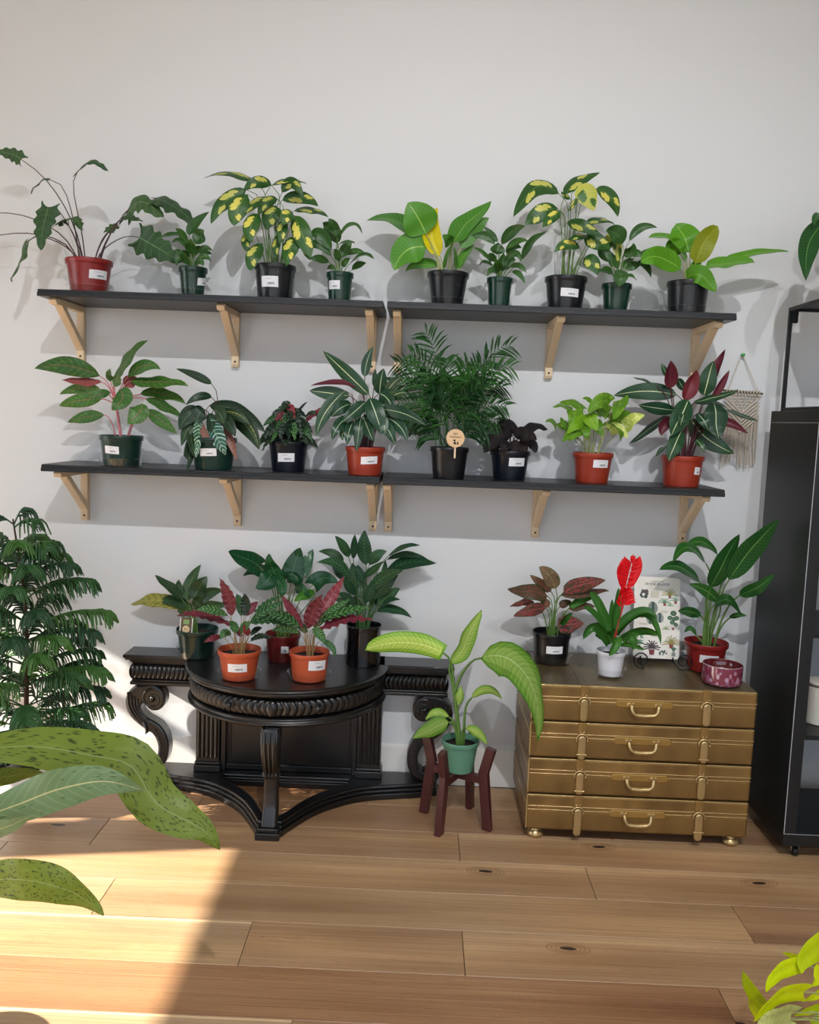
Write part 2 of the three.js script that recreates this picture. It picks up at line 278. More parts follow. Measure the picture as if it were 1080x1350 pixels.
// ---------------------------------------------------------------- black half-round console table
{
  const t = thing('console_table', 'black carved half-round console table with scroll legs and fluted pilasters', 'console table', [-0.42, 0, 0]);
  const m = M.black, mc = M.blackcarve, R = 0.385, Z0 = 0.115;
  const half = (pts) => lathe(pts, 72, -Math.PI / 2, Math.PI).translate(0, 0, Z0);
  const top = merge([half([[0, 0.517], [R - 0.016, 0.517], [R - 0.006, 0.5155], [R, 0.511], [R, 0.506], [R - 0.006, 0.503], [R - 0.007, 0.5], [R - 0.004, 0.496], [R - 0.008, 0.49], [R - 0.018, 0.486], [R - 0.022, 0.482], [R - 0.03, 0.48], [0, 0.48]]), bx(-R + 0.02, 0.49, 0.01, R - 0.02, 0.517, Z0 + 0.001, 0.001)]);
  part('tabletop', top, m, t);
  // carved apron: slanting leaf-shaped gadroons that mirror about the middle
  const frieze = grid(820, 14, (u, v) => {
    const a = (u - 0.5) * Math.PI, y = 0.413 + v * 0.066, s = Math.sin(Math.PI * v), ph = Math.abs(a) * 46 - 1.9 * s;
    const r = R - 0.038 + 0.017 * Math.sqrt(s) + 0.0062 * Math.pow(Math.abs(Math.sin(ph)), 0.6) * Math.min(1, s * 2.5);
    return V(r * Math.sin(a), y, Z0 + r * Math.cos(a));
  });
  part('carved_apron', frieze, mc, t);
  part('apron_moulding', half([[0, 0.414], [R - 0.035, 0.414], [R - 0.02, 0.411], [R - 0.016, 0.405], [R - 0.022, 0.4], [R - 0.012, 0.396], [R - 0.01, 0.39], [R - 0.016, 0.384], [R - 0.03, 0.38], [0, 0.38]]), m, t);
  const boss = part('oval_boss', new THREE.SphereGeometry(1, 24, 16), mc, t); boss.scale.set(0.021, 0.03, 0.012); boss.position.set(0, 0.446, Z0 + R - 0.02);
  for (const a of [-0.42, 0.42]) {
    const k = part('drawer_knob', merge([lathe([[0, 0.022], [0.006, 0.021], [0.012, 0.017], [0.013, 0.012], [0.008, 0.007], [0.006, 0]], 20), ...[0, 1, 2, 3, 4, 5].map((i) => new THREE.SphereGeometry(0.0045, 8, 6).translate(Math.cos(i * 1.047) * 0.0105, 0.016, Math.sin(i * 1.047) * 0.0105))]), mc, t);
    k.quaternion.setFromUnitVectors(V(0, 1, 0), V(Math.sin(a), 0, Math.cos(a))); k.position.set(Math.sin(a) * (R - 0.018), 0.446, Z0 + Math.cos(a) * (R - 0.018));
  }
  for (const s of [-1, 1]) {                                  // side wings
    const wing = new THREE.Group(); wing.name = 'side_wing'; t.add(wing);
    const X = (a, b) => (s < 0 ? [-b, -a] : [a, b]);
    const box = (a, b, y0, y1, z1, r) => { const [p, q] = X(a, b); return bx(p, y0, 0.012, q, y1, z1, r); };
    part('cornice', merge([box(0.3, 0.632, 0.503, 0.517, 0.138, 0.004), box(0.3, 0.626, 0.495, 0.504, 0.132, 0.003), box(0.3, 0.612, 0.484, 0.496, 0.118, 0.004), box(0.3, 0.606, 0.478, 0.486, 0.112, 0.002)]), m, wing);
    const fr = grid(280, 12, (u, v) => {
      const q = s * (0.602 - u * 0.3), y = 0.413 + v * 0.066, b = Math.sin(Math.PI * v);
      return V(q, y, 0.103 + 0.016 * Math.sqrt(b) + 0.006 * Math.pow(Math.abs(Math.sin(u * 54 - 1.9 * b)), 0.6) * Math.min(1, b * 2.5));
    });
    const end = grid(10, 12, (u, v) => { const b = Math.sin(Math.PI * v); return V(s * (0.6 + 0.013 * Math.sqrt(b)), 0.413 + v * 0.066, s < 0 ? 0.012 + u * (0.093 + 0.016 * Math.sqrt(b)) : 0.012 + (1 - u) * (0.093 + 0.016 * Math.sqrt(b))); });
    part('carved_frieze', merge([fr, end]), mc, wing);
    part('lower_moulding', merge([box(0.3, 0.606, 0.406, 0.415, 0.112, 0.003), box(0.3, 0.612, 0.394, 0.407, 0.118, 0.004)]), m, wing);
    // S-shaped scroll support: a band of changing width round a spine that curls into two volutes
    const outline = [[0.575, 0.392], [0.6, 0.383], [0.622, 0.36], [0.634, 0.325], [0.629, 0.288], [0.608, 0.255], [0.58, 0.23], [0.556, 0.212], [0.55, 0.196], [0.541, 0.203], [0.53, 0.197], [0.515, 0.176], [0.506, 0.145], [0.508, 0.112], [0.52, 0.094], [0.532, 0.09], [0.542, 0.098],
      [0.556, 0.107], [0.575, 0.105], [0.588, 0.088], [0.588, 0.066], [0.574, 0.052], [0.545, 0.048], [0.512, 0.052], [0.484, 0.072], [0.468, 0.106], [0.464, 0.148], [0.473, 0.19], [0.494, 0.226], [0.522, 0.246], [0.545, 0.258], [0.566, 0.277], [0.574, 0.296], [0.57, 0.312], [0.556, 0.318],
      [0.548, 0.3], [0.53, 0.289], [0.506, 0.291], [0.487, 0.306], [0.479, 0.33], [0.484, 0.358], [0.502, 0.381], [0.535, 0.394]];
    const sh = new THREE.Shape(); sh.moveTo(...outline[0]); sh.splineThru([...outline.slice(1), outline[0]].map((q) => new THREE.Vector2(...q)));
    const sg = extrude(sh, 0.07, 0.009, 160).translate(0, 0, 0.035);
    const leg = part('scroll_leg', sg, m, wing);
    const volute = (x, y, r0, turns, dir, ph) => { const p = []; for (let i = 0; i <= 40; i++) { const q = i / 40, a = ph + dir * q * turns * 6.283, r = r0 * (1 - 0.88 * q); p.push(V(x + Math.cos(a) * r, y + Math.sin(a) * r, 0.104)); } return tube(p, 0.006, 0.003, 70, 6); };
    part('volute', merge([volute(0.527, 0.337, 0.042, 1.9, -1, 2.2), volute(0.56, 0.075, 0.026, 1.6, -1, 0.4), new THREE.SphereGeometry(0.012, 14, 10).translate(0.527, 0.337, 0.102), new THREE.SphereGeometry(0.008, 14, 10).translate(0.56, 0.076, 0.102)]), mc, leg);
    const ribs = [];
    for (let k = 0; k < 4; k++) ribs.push(tube([V(0.622 - k * 0.012, 0.36 - k * 0.008, 0.105), V(0.618 - k * 0.013, 0.31 - k * 0.005, 0.108), V(0.595 - k * 0.011, 0.262 + k * 0.004, 0.106), V(0.555 - k * 0.004, 0.222 + k * 0.009, 0.104)], 0.005, 0.002, 16, 6));
    for (let k = 0; k < 7; k++) { const a = k / 6; ribs.push(new THREE.SphereGeometry(0.0055 - 0.0004 * k, 10, 8).translate(0.515 - 0.026 * Math.sin(a * 1.7), 0.213 - a * 0.085, 0.105)); }
    ribs.push(tube([V(0.56, 0.245, 0.104), V(0.548, 0.215, 0.11), V(0.552, 0.196, 0.106)], 0.008, 0.003, 10, 6));
    part('carved_leaf', merge(ribs), mc, leg);
    if (s < 0) leg.scale.x = -1;
  }
  // back: fluted pilasters, framed panel
  part('back_panel', merge([bx(-0.27, 0.05, 0.03, 0.27, 0.39, 0.05, 0.001), bx(-0.27, 0.05, 0.05, -0.252, 0.39, 0.062, 0.004), bx(0.252, 0.05, 0.05, 0.27, 0.39, 0.062, 0.004), bx(-0.252, 0.05, 0.05, 0.252, 0.075, 0.062, 0.004), bx(-0.238, 0.085, 0.049, -0.23, 0.39, 0.055, 0.002), bx(0.23, 0.085, 0.049, 0.238, 0.39, 0.055, 0.002)]), m, t);
  for (const s of [-1, 1]) {
    const p = part('pilaster', merge([bx(s * 0.315 - 0.046, 0.05, 0.02, s * 0.315 + 0.046, 0.4, 0.088, 0.002), bx(s * 0.315 - 0.053, 0.05, 0.02, s * 0.315 + 0.053, 0.078, 0.1, 0.004), bx(s * 0.315 - 0.05, 0.078, 0.02, s * 0.315 + 0.05, 0.09, 0.096, 0.005), bx(s * 0.315 - s * 0.058 - 0.01, 0.05, 0.02, s * 0.315 - s * 0.058 + 0.01, 0.4, 0.076, 0.003)]), m, t);
    const fl = []; for (let k = -2; k <= 2; k++) fl.push(new THREE.CapsuleGeometry(0.0068, 0.27, 4, 10).translate(s * 0.315 + k * 0.0168, 0.245, 0.088));
    part('fluting', merge(fl), mc, p);
  }
  // base: straight back rail with two concave arms that sweep forward to the foot
  const outer = [[-0.585, 0.115], [-0.5, 0.145], [-0.32, 0.19], [-0.22, 0.25], [-0.14, 0.33], [-0.085, 0.42], [-0.045, 0.5]], inner = [[0, 0.455], [-0.045, 0.41], [-0.1, 0.3], [-0.17, 0.21], [-0.24, 0.15], [-0.25, 0.1]];
  const baseShape = (e) => {
    const s = new THREE.Shape(), o = outer.map(([x, z]) => new THREE.Vector2(x + e * 0.3, z - e)); s.moveTo(-0.585 + e, 0.012);
    s.lineTo(-0.585 + e, o[0].y); s.splineThru(o.slice(1)); s.lineTo(-o[6].x, o[6].y); s.splineThru(o.slice(0, 6).reverse().map((q) => new THREE.Vector2(-q.x, q.y))); s.lineTo(0.585 - e, 0.012); s.closePath();
    const h = new THREE.Path(), n = inner.map(([x, z]) => new THREE.Vector2(x + e * 0.4, z + e * 0.2)); h.moveTo(n[0].x, n[0].y); h.splineThru(n.slice(1)); h.lineTo(-n[5].x, n[5].y); h.splineThru(n.slice(0, 5).reverse().map((q) => new THREE.Vector2(-q.x, q.y))); s.holes.push(h);
    return s;
  };
  const slab = (e, y0, y1, b) => { const g = extrude(baseShape(e), y1 - y0, b, 24); g.rotateX(Math.PI / 2); g.translate(0, y1, 0); return g; };
  part('base', merge([slab(0, 0, 0.024, 0.004), slab(0.01, 0.022, 0.036, 0.005), slab(0.017, 0.034, 0.05, 0.006)]), m, t);
  // front leg
  const path = [[0.385, 0.474, 0.03, 0.036], [0.372, 0.482, 0.034, 0.034], [0.34, 0.492, 0.033, 0.033], [0.29, 0.49, 0.031, 0.03], [0.25, 0.476, 0.029, 0.027], [0.222, 0.464, 0.027, 0.025], [0.214, 0.464, 0.03, 0.028], [0.204, 0.462, 0.029, 0.027], [0.198, 0.458, 0.025, 0.022], [0.15, 0.456, 0.025, 0.022], [0.1, 0.46, 0.026, 0.024], [0.06, 0.472, 0.027, 0.028], [0.036, 0.482, 0.028, 0.03]];
  const legG = grid(32, 48, (u, v) => {
    const f = v * (path.length - 1), i = Math.min(path.length - 2, Math.floor(f)), k = f - i, a = path[i], b = path[i + 1], L = (j) => a[j] + (b[j] - a[j]) * k, q = u * Math.PI * 2, c = Math.cos(q), s = Math.sin(q), e = 0.45;
    const lobe = 1 + 0.06 * Math.cos(6 * q) * (v < 0.5 ? 1 : 0.3);
    return V(Math.sign(c) * Math.pow(Math.abs(c), e) * L(2) * lobe, L(0), L(1) + Math.sign(s) * Math.pow(Math.abs(s), e) * L(3) * lobe);
  });
  const fl = part('front_leg', legG, m, t);
  part('foot', merge([bx(-0.042, 0, 0.437, 0.042, 0.026, 0.532, 0.004), bx(-0.036, 0.024, 0.444, 0.036, 0.04, 0.524, 0.005)]), m, t);
  part('carved_leaf', merge([-1, 0, 1].map((k) => tube([V(k * 0.012, 0.21, 0.488), V(k * 0.014, 0.27, 0.515), V(k * 0.016, 0.34, 0.522), V(k * 0.018, 0.375, 0.512)], 0.004, 0.006, 16, 6))), mc, fl);
}

// ---------------------------------------------------------------- brass chest that looks like four stacked suitcases
{
  const t = thing('brass_chest', 'brass-clad chest of four drawers shaped like stacked suitcases with buckled straps', 'chest', [0.851, 0, 0]);
  const patina = (a, b) => canvasTex(512, 256, (g, w, h) => {
    g.fillStyle = a; g.fillRect(0, 0, w, h);
    for (let i = 0; i < 140; i++) { const x = rnd() * w, y = rnd() * h, r = 15 + rnd() * 70, q = g.createRadialGradient(x, y, 0, x, y, r); q.addColorStop(0, `rgba(${b},${0.05 + rnd() * 0.12})`); q.addColorStop(1, `rgba(${b},0)`); g.fillStyle = q; g.fillRect(x - r, y - r, 2 * r, 2 * r); }
    for (let i = 0; i < 60; i++) { g.fillStyle = `rgba(40,24,8,${rnd() * 0.3})`; g.beginPath(); g.arc(rnd() * w, rnd() * h, rnd() * 1.4, 0, 7); g.fill(); }
  });
  const pt = patina('#9c7a46', '60,42,18'); pt.repeat.set(2, 2);
  const brassM = std('#ffffff', 0.38, { map: pt, metalness: 0.5 });
  const tp = patina('#7a6a4a', '44,36,22'); tp.repeat.set(2, 2);
  const topM = std('#ffffff', 0.36, { map: tp, metalness: 0.35 });
  const plateM = std('#b08c4c', 0.3, { metalness: 0.6 }), edge = std('#cdb076', 0.26, { metalness: 0.7 }), fit = std('#c3a977', 0.26, { metalness: 0.75 });
  const W = 0.384, F = 0.448, B = 0.02, H0 = 0.044, DH = 0.1305;
  part('carcass', bx(-W + 0.012, H0 + 0.004, B, W - 0.012, H0 + 4 * DH - 0.004, F - 0.014, 0.002), std('#1b140b', 0.7), t);
  for (let k = 0; k < 4; k++) {
    const y0 = H0 + k * DH, y1 = y0 + DH - 0.004, d = part('drawer', bx(-W, y0, B, W, y1, F, 0.009), brassM, t), ys = y1 - 0.042;
    part('lid_rim', merge([bx(-W + 0.004, ys, F - 0.003, W - 0.004, ys + 0.004, F + 0.0035, 0.0018), bx(-W + 0.004, ys - 0.013, F - 0.003, W - 0.004, ys - 0.009, F + 0.0035, 0.0018), bx(-W - 0.0022, ys, B + 0.01, -W + 0.003, ys + 0.004, F - 0.004, 0.0018), bx(W - 0.003, ys, B + 0.01, W + 0.0022, ys + 0.004, F - 0.004, 0.0018)]), fit, d);
    part('edge_trim', merge([bx(-W + 0.003, y1 - 0.004, F - 0.005, W - 0.003, y1 + 0.0005, F + 0.0012, 0.0015), bx(-W - 0.0006, y0 + 0.004, F - 0.0045, -W + 0.004, y1 - 0.004, F + 0.001, 0.0015)]), edge, d);
    // handle on its long oval plate
    const hy = y0 + DH * 0.545;
    const plate = new THREE.Shape(); plate.absarc(-0.086, 0, 0.0125, Math.PI / 2, Math.PI * 1.5); plate.absarc(0.086, 0, 0.0125, -Math.PI / 2, Math.PI / 2); plate.closePath();
    part('handle_plate', extrude(plate, 0.0065, 0.0025, 10).translate(0, hy, F - 0.001), plateM, d);
    const hp = [V(-0.047, hy, F + 0.004), V(-0.046, hy - 0.004, F + 0.014), V(-0.042, hy - 0.022, F + 0.02), V(-0.03, hy - 0.032, F + 0.021), V(0, hy - 0.034, F + 0.021), V(0.03, hy - 0.032, F + 0.021), V(0.042, hy - 0.022, F + 0.02), V(0.046, hy - 0.004, F + 0.014), V(0.047, hy, F + 0.004)];
    part('handle', merge([tube(hp, 0.0062, 0.0062, 40, 10), tube([hp[3], hp[4], hp[5]], 0.0078, 0.0078, 14, 10), bx(-0.06, hy - 0.007, F, -0.034, hy + 0.006, F + 0.008, 0.003), bx(0.034, hy - 0.007, F, 0.06, hy + 0.006, F + 0.008, 0.003)]), fit, d);
    for (const sx of [-0.206, 0.212]) {                        // leather-look straps in metal, each with its buckle
      const lo = y0 + (k === 2 && sx < 0 ? -0.002 : k === 0 ? -0.014 : 0.004);
      part('strap', merge([bx(sx - 0.0145, y1 - 0.052, F - 0.002, sx + 0.0145, y1 + 0.001, F + 0.005, 0.0015), bx(sx - 0.0125, y1 - 0.004, F - 0.02, sx + 0.0125, y1 + 0.002, F + 0.003, 0.0015)]), brassM, d);
      const tongue = new THREE.Shape(); tongue.absarc(0, 0, 0.0142, 0, Math.PI); tongue.lineTo(-0.0138, lo - (y1 - 0.055) + 0.014); tongue.absarc(0, lo - (y1 - 0.055) + 0.014, 0.0138, Math.PI, Math.PI * 2); tongue.closePath();
      part('strap_tongue', extrude(tongue, 0.013, 0.006, 10).translate(sx, y1 - 0.055, F + 0.0005), fit, d);
      const loop = []; for (let i = 0; i <= 12; i++) { const a = -0.35 + i / 12 * (Math.PI + 0.7); loop.push(V(sx + Math.cos(a) * 0.0195, y1 - 0.055 + Math.sin(a) * 0.0185, F + 0.009)); }
      part('buckle', merge([tube(loop, 0.0034, 0.0034, 24, 8), ...(k === 0 && sx > 0 || k === 2 || (k === 1 && sx < 0) ? [bx(sx - 0.0185, y0 + 0.016, F, sx + 0.0185, y0 + 0.022, F + 0.0155, 0.0025)] : []), ...[-0.0055, 0.0055].map((q) => new THREE.SphereGeometry(0.0034, 10, 8).translate(sx + q, y1 - 0.031, F + 0.005))]), fit, d);
    }
  }
  const yt = H0 + 4 * DH - 0.004;
  const tpn = part('top_panel', bx(-W + 0.002, yt - 0.004, B, W - 0.002, yt + 0.0028, F - 0.004, 0.0025), topM, t);
  part('top_strap', merge([-0.206, 0.212].map((sx) => bx(sx - 0.013, yt + 0.001, B + 0.003, sx + 0.013, yt + 0.0042, F - 0.004, 0.001))), topM, tpn);
  const foot = lathe([[0, 0], [0.018, 0], [0.027, 0.007], [0.029, 0.016], [0.022, 0.026], [0.016, 0.03], [0.019, 0.036], [0.019, 0.046], [0, 0.046]], 28);
  for (const [x, z] of [[-0.343, 0.405], [0.343, 0.405], [-0.343, 0.06], [0.343, 0.06]]) { const f = part('foot', foot, fit, t); f.position.set(x, 0, z); }
}

// ---------------------------------------------------------------- mahogany plant stand
{
  const t = thing('plant_stand', 'dark red wooden plant stand with four angled legs under the dieffenbachia', 'plant stand', [0.229, 0, 0.318], undefined, -28 * Math.PI / 180);
  const wood = canvasTex(128, 256, (g, w, h) => { g.fillStyle = '#4a1f22'; g.fillRect(0, 0, w, h); for (let i = 0; i < 90; i++) { g.strokeStyle = `rgba(${rnd() < 0.6 ? '26,8,12' : '110,44,44'},${0.06 + rnd() * 0.15})`; g.lineWidth = 0.5 + rnd() * 2; const x = rnd() * w; g.beginPath(); g.moveTo(x, 0); g.bezierCurveTo(x + 3, h * 0.3, x - 3, h * 0.6, x + rr(-3, 3), h); g.stroke(); } });
  wood.repeat.set(8, 4);
  const wm = phys('#ffffff', 0.32, { map: wood, clearcoat: 0.4, clearcoatRoughness: 0.25 });
  const legG = extrude([[0.112, 0], [0.145, 0], [0.122, 0.205], [0.146, 0.297], [0.112, 0.304], [0.086, 0.205]], 0.024, 0.0025).translate(0, 0, -0.012);
  for (let k = 0; k < 4; k++) { const l = part('leg', legG, wm, t); l.rotation.y = k * Math.PI / 2; }
  for (const k of [0, 1]) { const b = part('crossbar', bx(-0.1, 0.166, -0.0112, 0.1, 0.1945 - k * 0.0006, 0.0112, 0.002), wm, t); b.rotation.y = k * Math.PI / 2; }
}

// ---------------------------------------------------------------- tall black cabinet on castors, wire rack on top
{
  const x0 = 1.333, z0 = 0.118, z1 = 0.512, y0 = 0.055, y1 = 1.525, W = 0.77, T = 0.042;
  const t = thing('cube_cabinet', 'tall black open cube cabinet on small castors at right edge', 'cabinet', [x0, 0, 0]);
  part('side_panel', bx(0, y0 + T, z0, T, y1 - T, z1, 0.0012), M.cabinet, t); part('side_panel', bx(W - T, y0 + T, z0, W, y1 - T, z1, 0.0012), M.cabinet, t);
  part('top_panel', bx(0, y1 - T + 0.0012, z0, W, y1, z1, 0.0012), M.cabinet, t); part('bottom_panel', bx(0, y0, z0, W, y0 + T - 0.0012, z1, 0.0012), M.cabinet, t);
  part('divider', bx(W / 2 - 0.008, y0 + T, z0 + 0.002, W / 2 + 0.008, y1 - T, z1 - 0.002, 0.001), M.cabinet, t);
  for (const y of [0.435, 0.784, 1.133]) for (const x of [T, W / 2 + 0.008]) part('shelf_board', bx(x, y - 0.008, z0 + 0.002, x + W / 2 - T - 0.008, y + 0.008, z1 - 0.002, 0.001), M.cabinet, t);
  part('worn_edge', merge([bx(-0.0006, y0 + T, z1 - 0.0016, 0.0012, y1 - T, z1 + 0.0006, 0), bx(0, y1 - T, z1 - 0.001, W, y1 - T + 0.0013, z1 + 0.0005, 0), bx(-0.0005, y1 - T, z0 + 0.002, 0.001, y1 - T + 0.0013, z1, 0), bx(0, y0 + T - 0.0012, z1 - 0.001, W, y0 + T - 0.0002, z1 + 0.0004, 0)]), M.chip, t);
  for (const [x, z] of [[0.06, z1 - 0.05], [W - 0.06, z1 - 0.05], [0.06, z0 + 0.05], [W - 0.06, z0 + 0.05]]) {
    const c = part('castor', merge([bx(x - 0.016, y0 - 0.003, z - 0.016, x + 0.016, y0, z + 0.016, 0.001), lathe([[0, 0], [0.006, 0], [0.006, 0.014], [0, 0.014]], 14).translate(x, y0 - 0.016, z), bx(x - 0.013, 0.018, z - 0.004, x - 0.0105, y0 - 0.012, z + 0.012, 0.001), bx(x + 0.0105, 0.018, z - 0.004, x + 0.013, y0 - 0.012, z + 0.012, 0.001), bx(x - 0.013, y0 - 0.016, z - 0.006, x + 0.013, y0 - 0.012, z + 0.012, 0.001)]), M.chrome, t);
    part('wheel', lathe([[0, -0.009], [0.012, -0.009], [0.017, -0.007], [0.019, 0], [0.017, 0.007], [0.012, 0.009], [0, 0.009]], 24).rotateZ(Math.PI / 2).translate(x, 0.0192, z + 0.008), std('#101012', 0.4), c);
  }
  const j = thing('canister', 'cream white canister on a shelf inside the black cabinet', 'canister', [1.482, 0.4432, 0.37]);
  part('canister_body', lathe([[0, 0], [0.044, 0], [0.047, 0.004], [0.047, 0.13], [0.045, 0.134], [0, 0.134]], 36), std('#d8d2c4', 0.4), j);
  part('lid', lathe([[0.0, 0.158], [0.02, 0.157], [0.046, 0.152], [0.049, 0.148], [0.049, 0.136], [0, 0.136]], 36), std('#d8d2c4', 0.4), j);

  const r = thing('wire_rack', 'black metal frame rack with a solid top standing on the black cabinet', 'rack', [1.36, 1.5255, 0.13]);
  const w = 0.7, d = 0.36, h = 0.371, q = 0.013;
  for (const [x, z] of [[0, 0], [w - q, 0], [0, d - q], [w - q, d - q]]) part('post', bx(x, 0, z, x + q, h, z + q, 0.0015), M.steel, r);
  part('rail', merge([bx(q, 0, 0, w - q, q, q, 0.001), bx(q, 0, d - q, w - q, q, d, 0.001), bx(0, 0, q, q, q, d - q, 0.001), bx(w - q, 0, q, w, q, d - q, 0.001), bx(q, h - q, 0, w - q, h, q, 0.001), bx(q, h - q, d - q, w - q, h, d, 0.001), bx(0, h - q, q, q, h, d - q, 0.001), bx(w - q, h - q, q, w, h, d - q, 0.001)]), M.steel, r);
  part('top_sheet', bx(q, h - 0.004, q, w - q, h - 0.001, d - q, 0.0008), M.steel, r);
  const tab = new THREE.Shape(); tab.moveTo(0, 0); tab.lineTo(0.024, 0); tab.lineTo(0.024, -0.03); tab.absarc(0.017, -0.034, 0.007, 0, -Math.PI / 2, true); tab.lineTo(0, -0.041); tab.closePath();
  const hole = new THREE.Path(); hole.absarc(0.013, -0.022, 0.0042, 0, 6.28, true); tab.holes.push(hole);
  part('hanging_tab', extrude(tab, 0.002, 0.0004, 10).translate(q, h - q, 0.001), M.steel, r);
}
// ---------------------------------------------------------------- leaves
const LW = 96, LH = 224;                                     // leaf print: base at the bottom, tip at the top
function veins(g, w, h, n, color, lw, slope = 0.35, sag = 0.08) {
  g.strokeStyle = color; g.lineWidth = lw;
  for (let i = 0; i < n; i++) for (const s of [-1, 1]) { const y = h * (1 - (i + 0.5) / n); g.beginPath(); g.moveTo(w / 2, y); g.quadraticCurveTo(w / 2 + s * w * 0.28, y - slope * w * 0.32, w / 2 + s * w * 0.52, y - slope * w * 0.4 - sag * h); g.stroke(); }
}
const midrib = (g, w, h, color, lw) => { g.strokeStyle = color; g.lineWidth = lw; g.beginPath(); g.moveTo(w / 2, h); g.lineTo(w / 2, 0); g.stroke(); };
function specks(g, w, h, n, color, r0, r1, stretch = 1.6) { for (let i = 0; i < n; i++) { g.fillStyle = color; g.save(); g.translate(rnd() * w, rnd() * h); g.rotate(rr(-0.8, 0.8)); g.beginPath(); g.ellipse(0, 0, rr(r0, r1), rr(r0, r1) * stretch, 0, 0, 7); g.fill(); g.restore(); } }
const fill = (g, w, h, c) => { g.fillStyle = c; g.fillRect(0, 0, w, h); };
function splash(g, w, h, ground, patch, n) {                  // yellow areas with feathered edges that follow the veins
  fill(g, w, h, ground); veins(g, w, h, 16, 'rgba(20,50,14,0.35)', 2);
  for (let i = 0; i < n; i++) {
    const s = i % 2 ? -1 : 1, y0 = h * (0.25 + 0.55 * (i + rnd() * 0.6) / n), cnt = 6 + Math.floor(rnd() * 5);
    for (let k = 0; k < cnt; k++) { g.fillStyle = patch; g.save(); g.translate(w / 2 + s * w * (0.2 + rnd() * 0.06), y0 + (k - cnt / 2) * 7); g.rotate(s * -0.6); g.beginPath(); g.ellipse(0, 0, w * rr(0.15, 0.3), 6.5, 0, 0, 7); g.fill(); g.restore(); }
  }
}
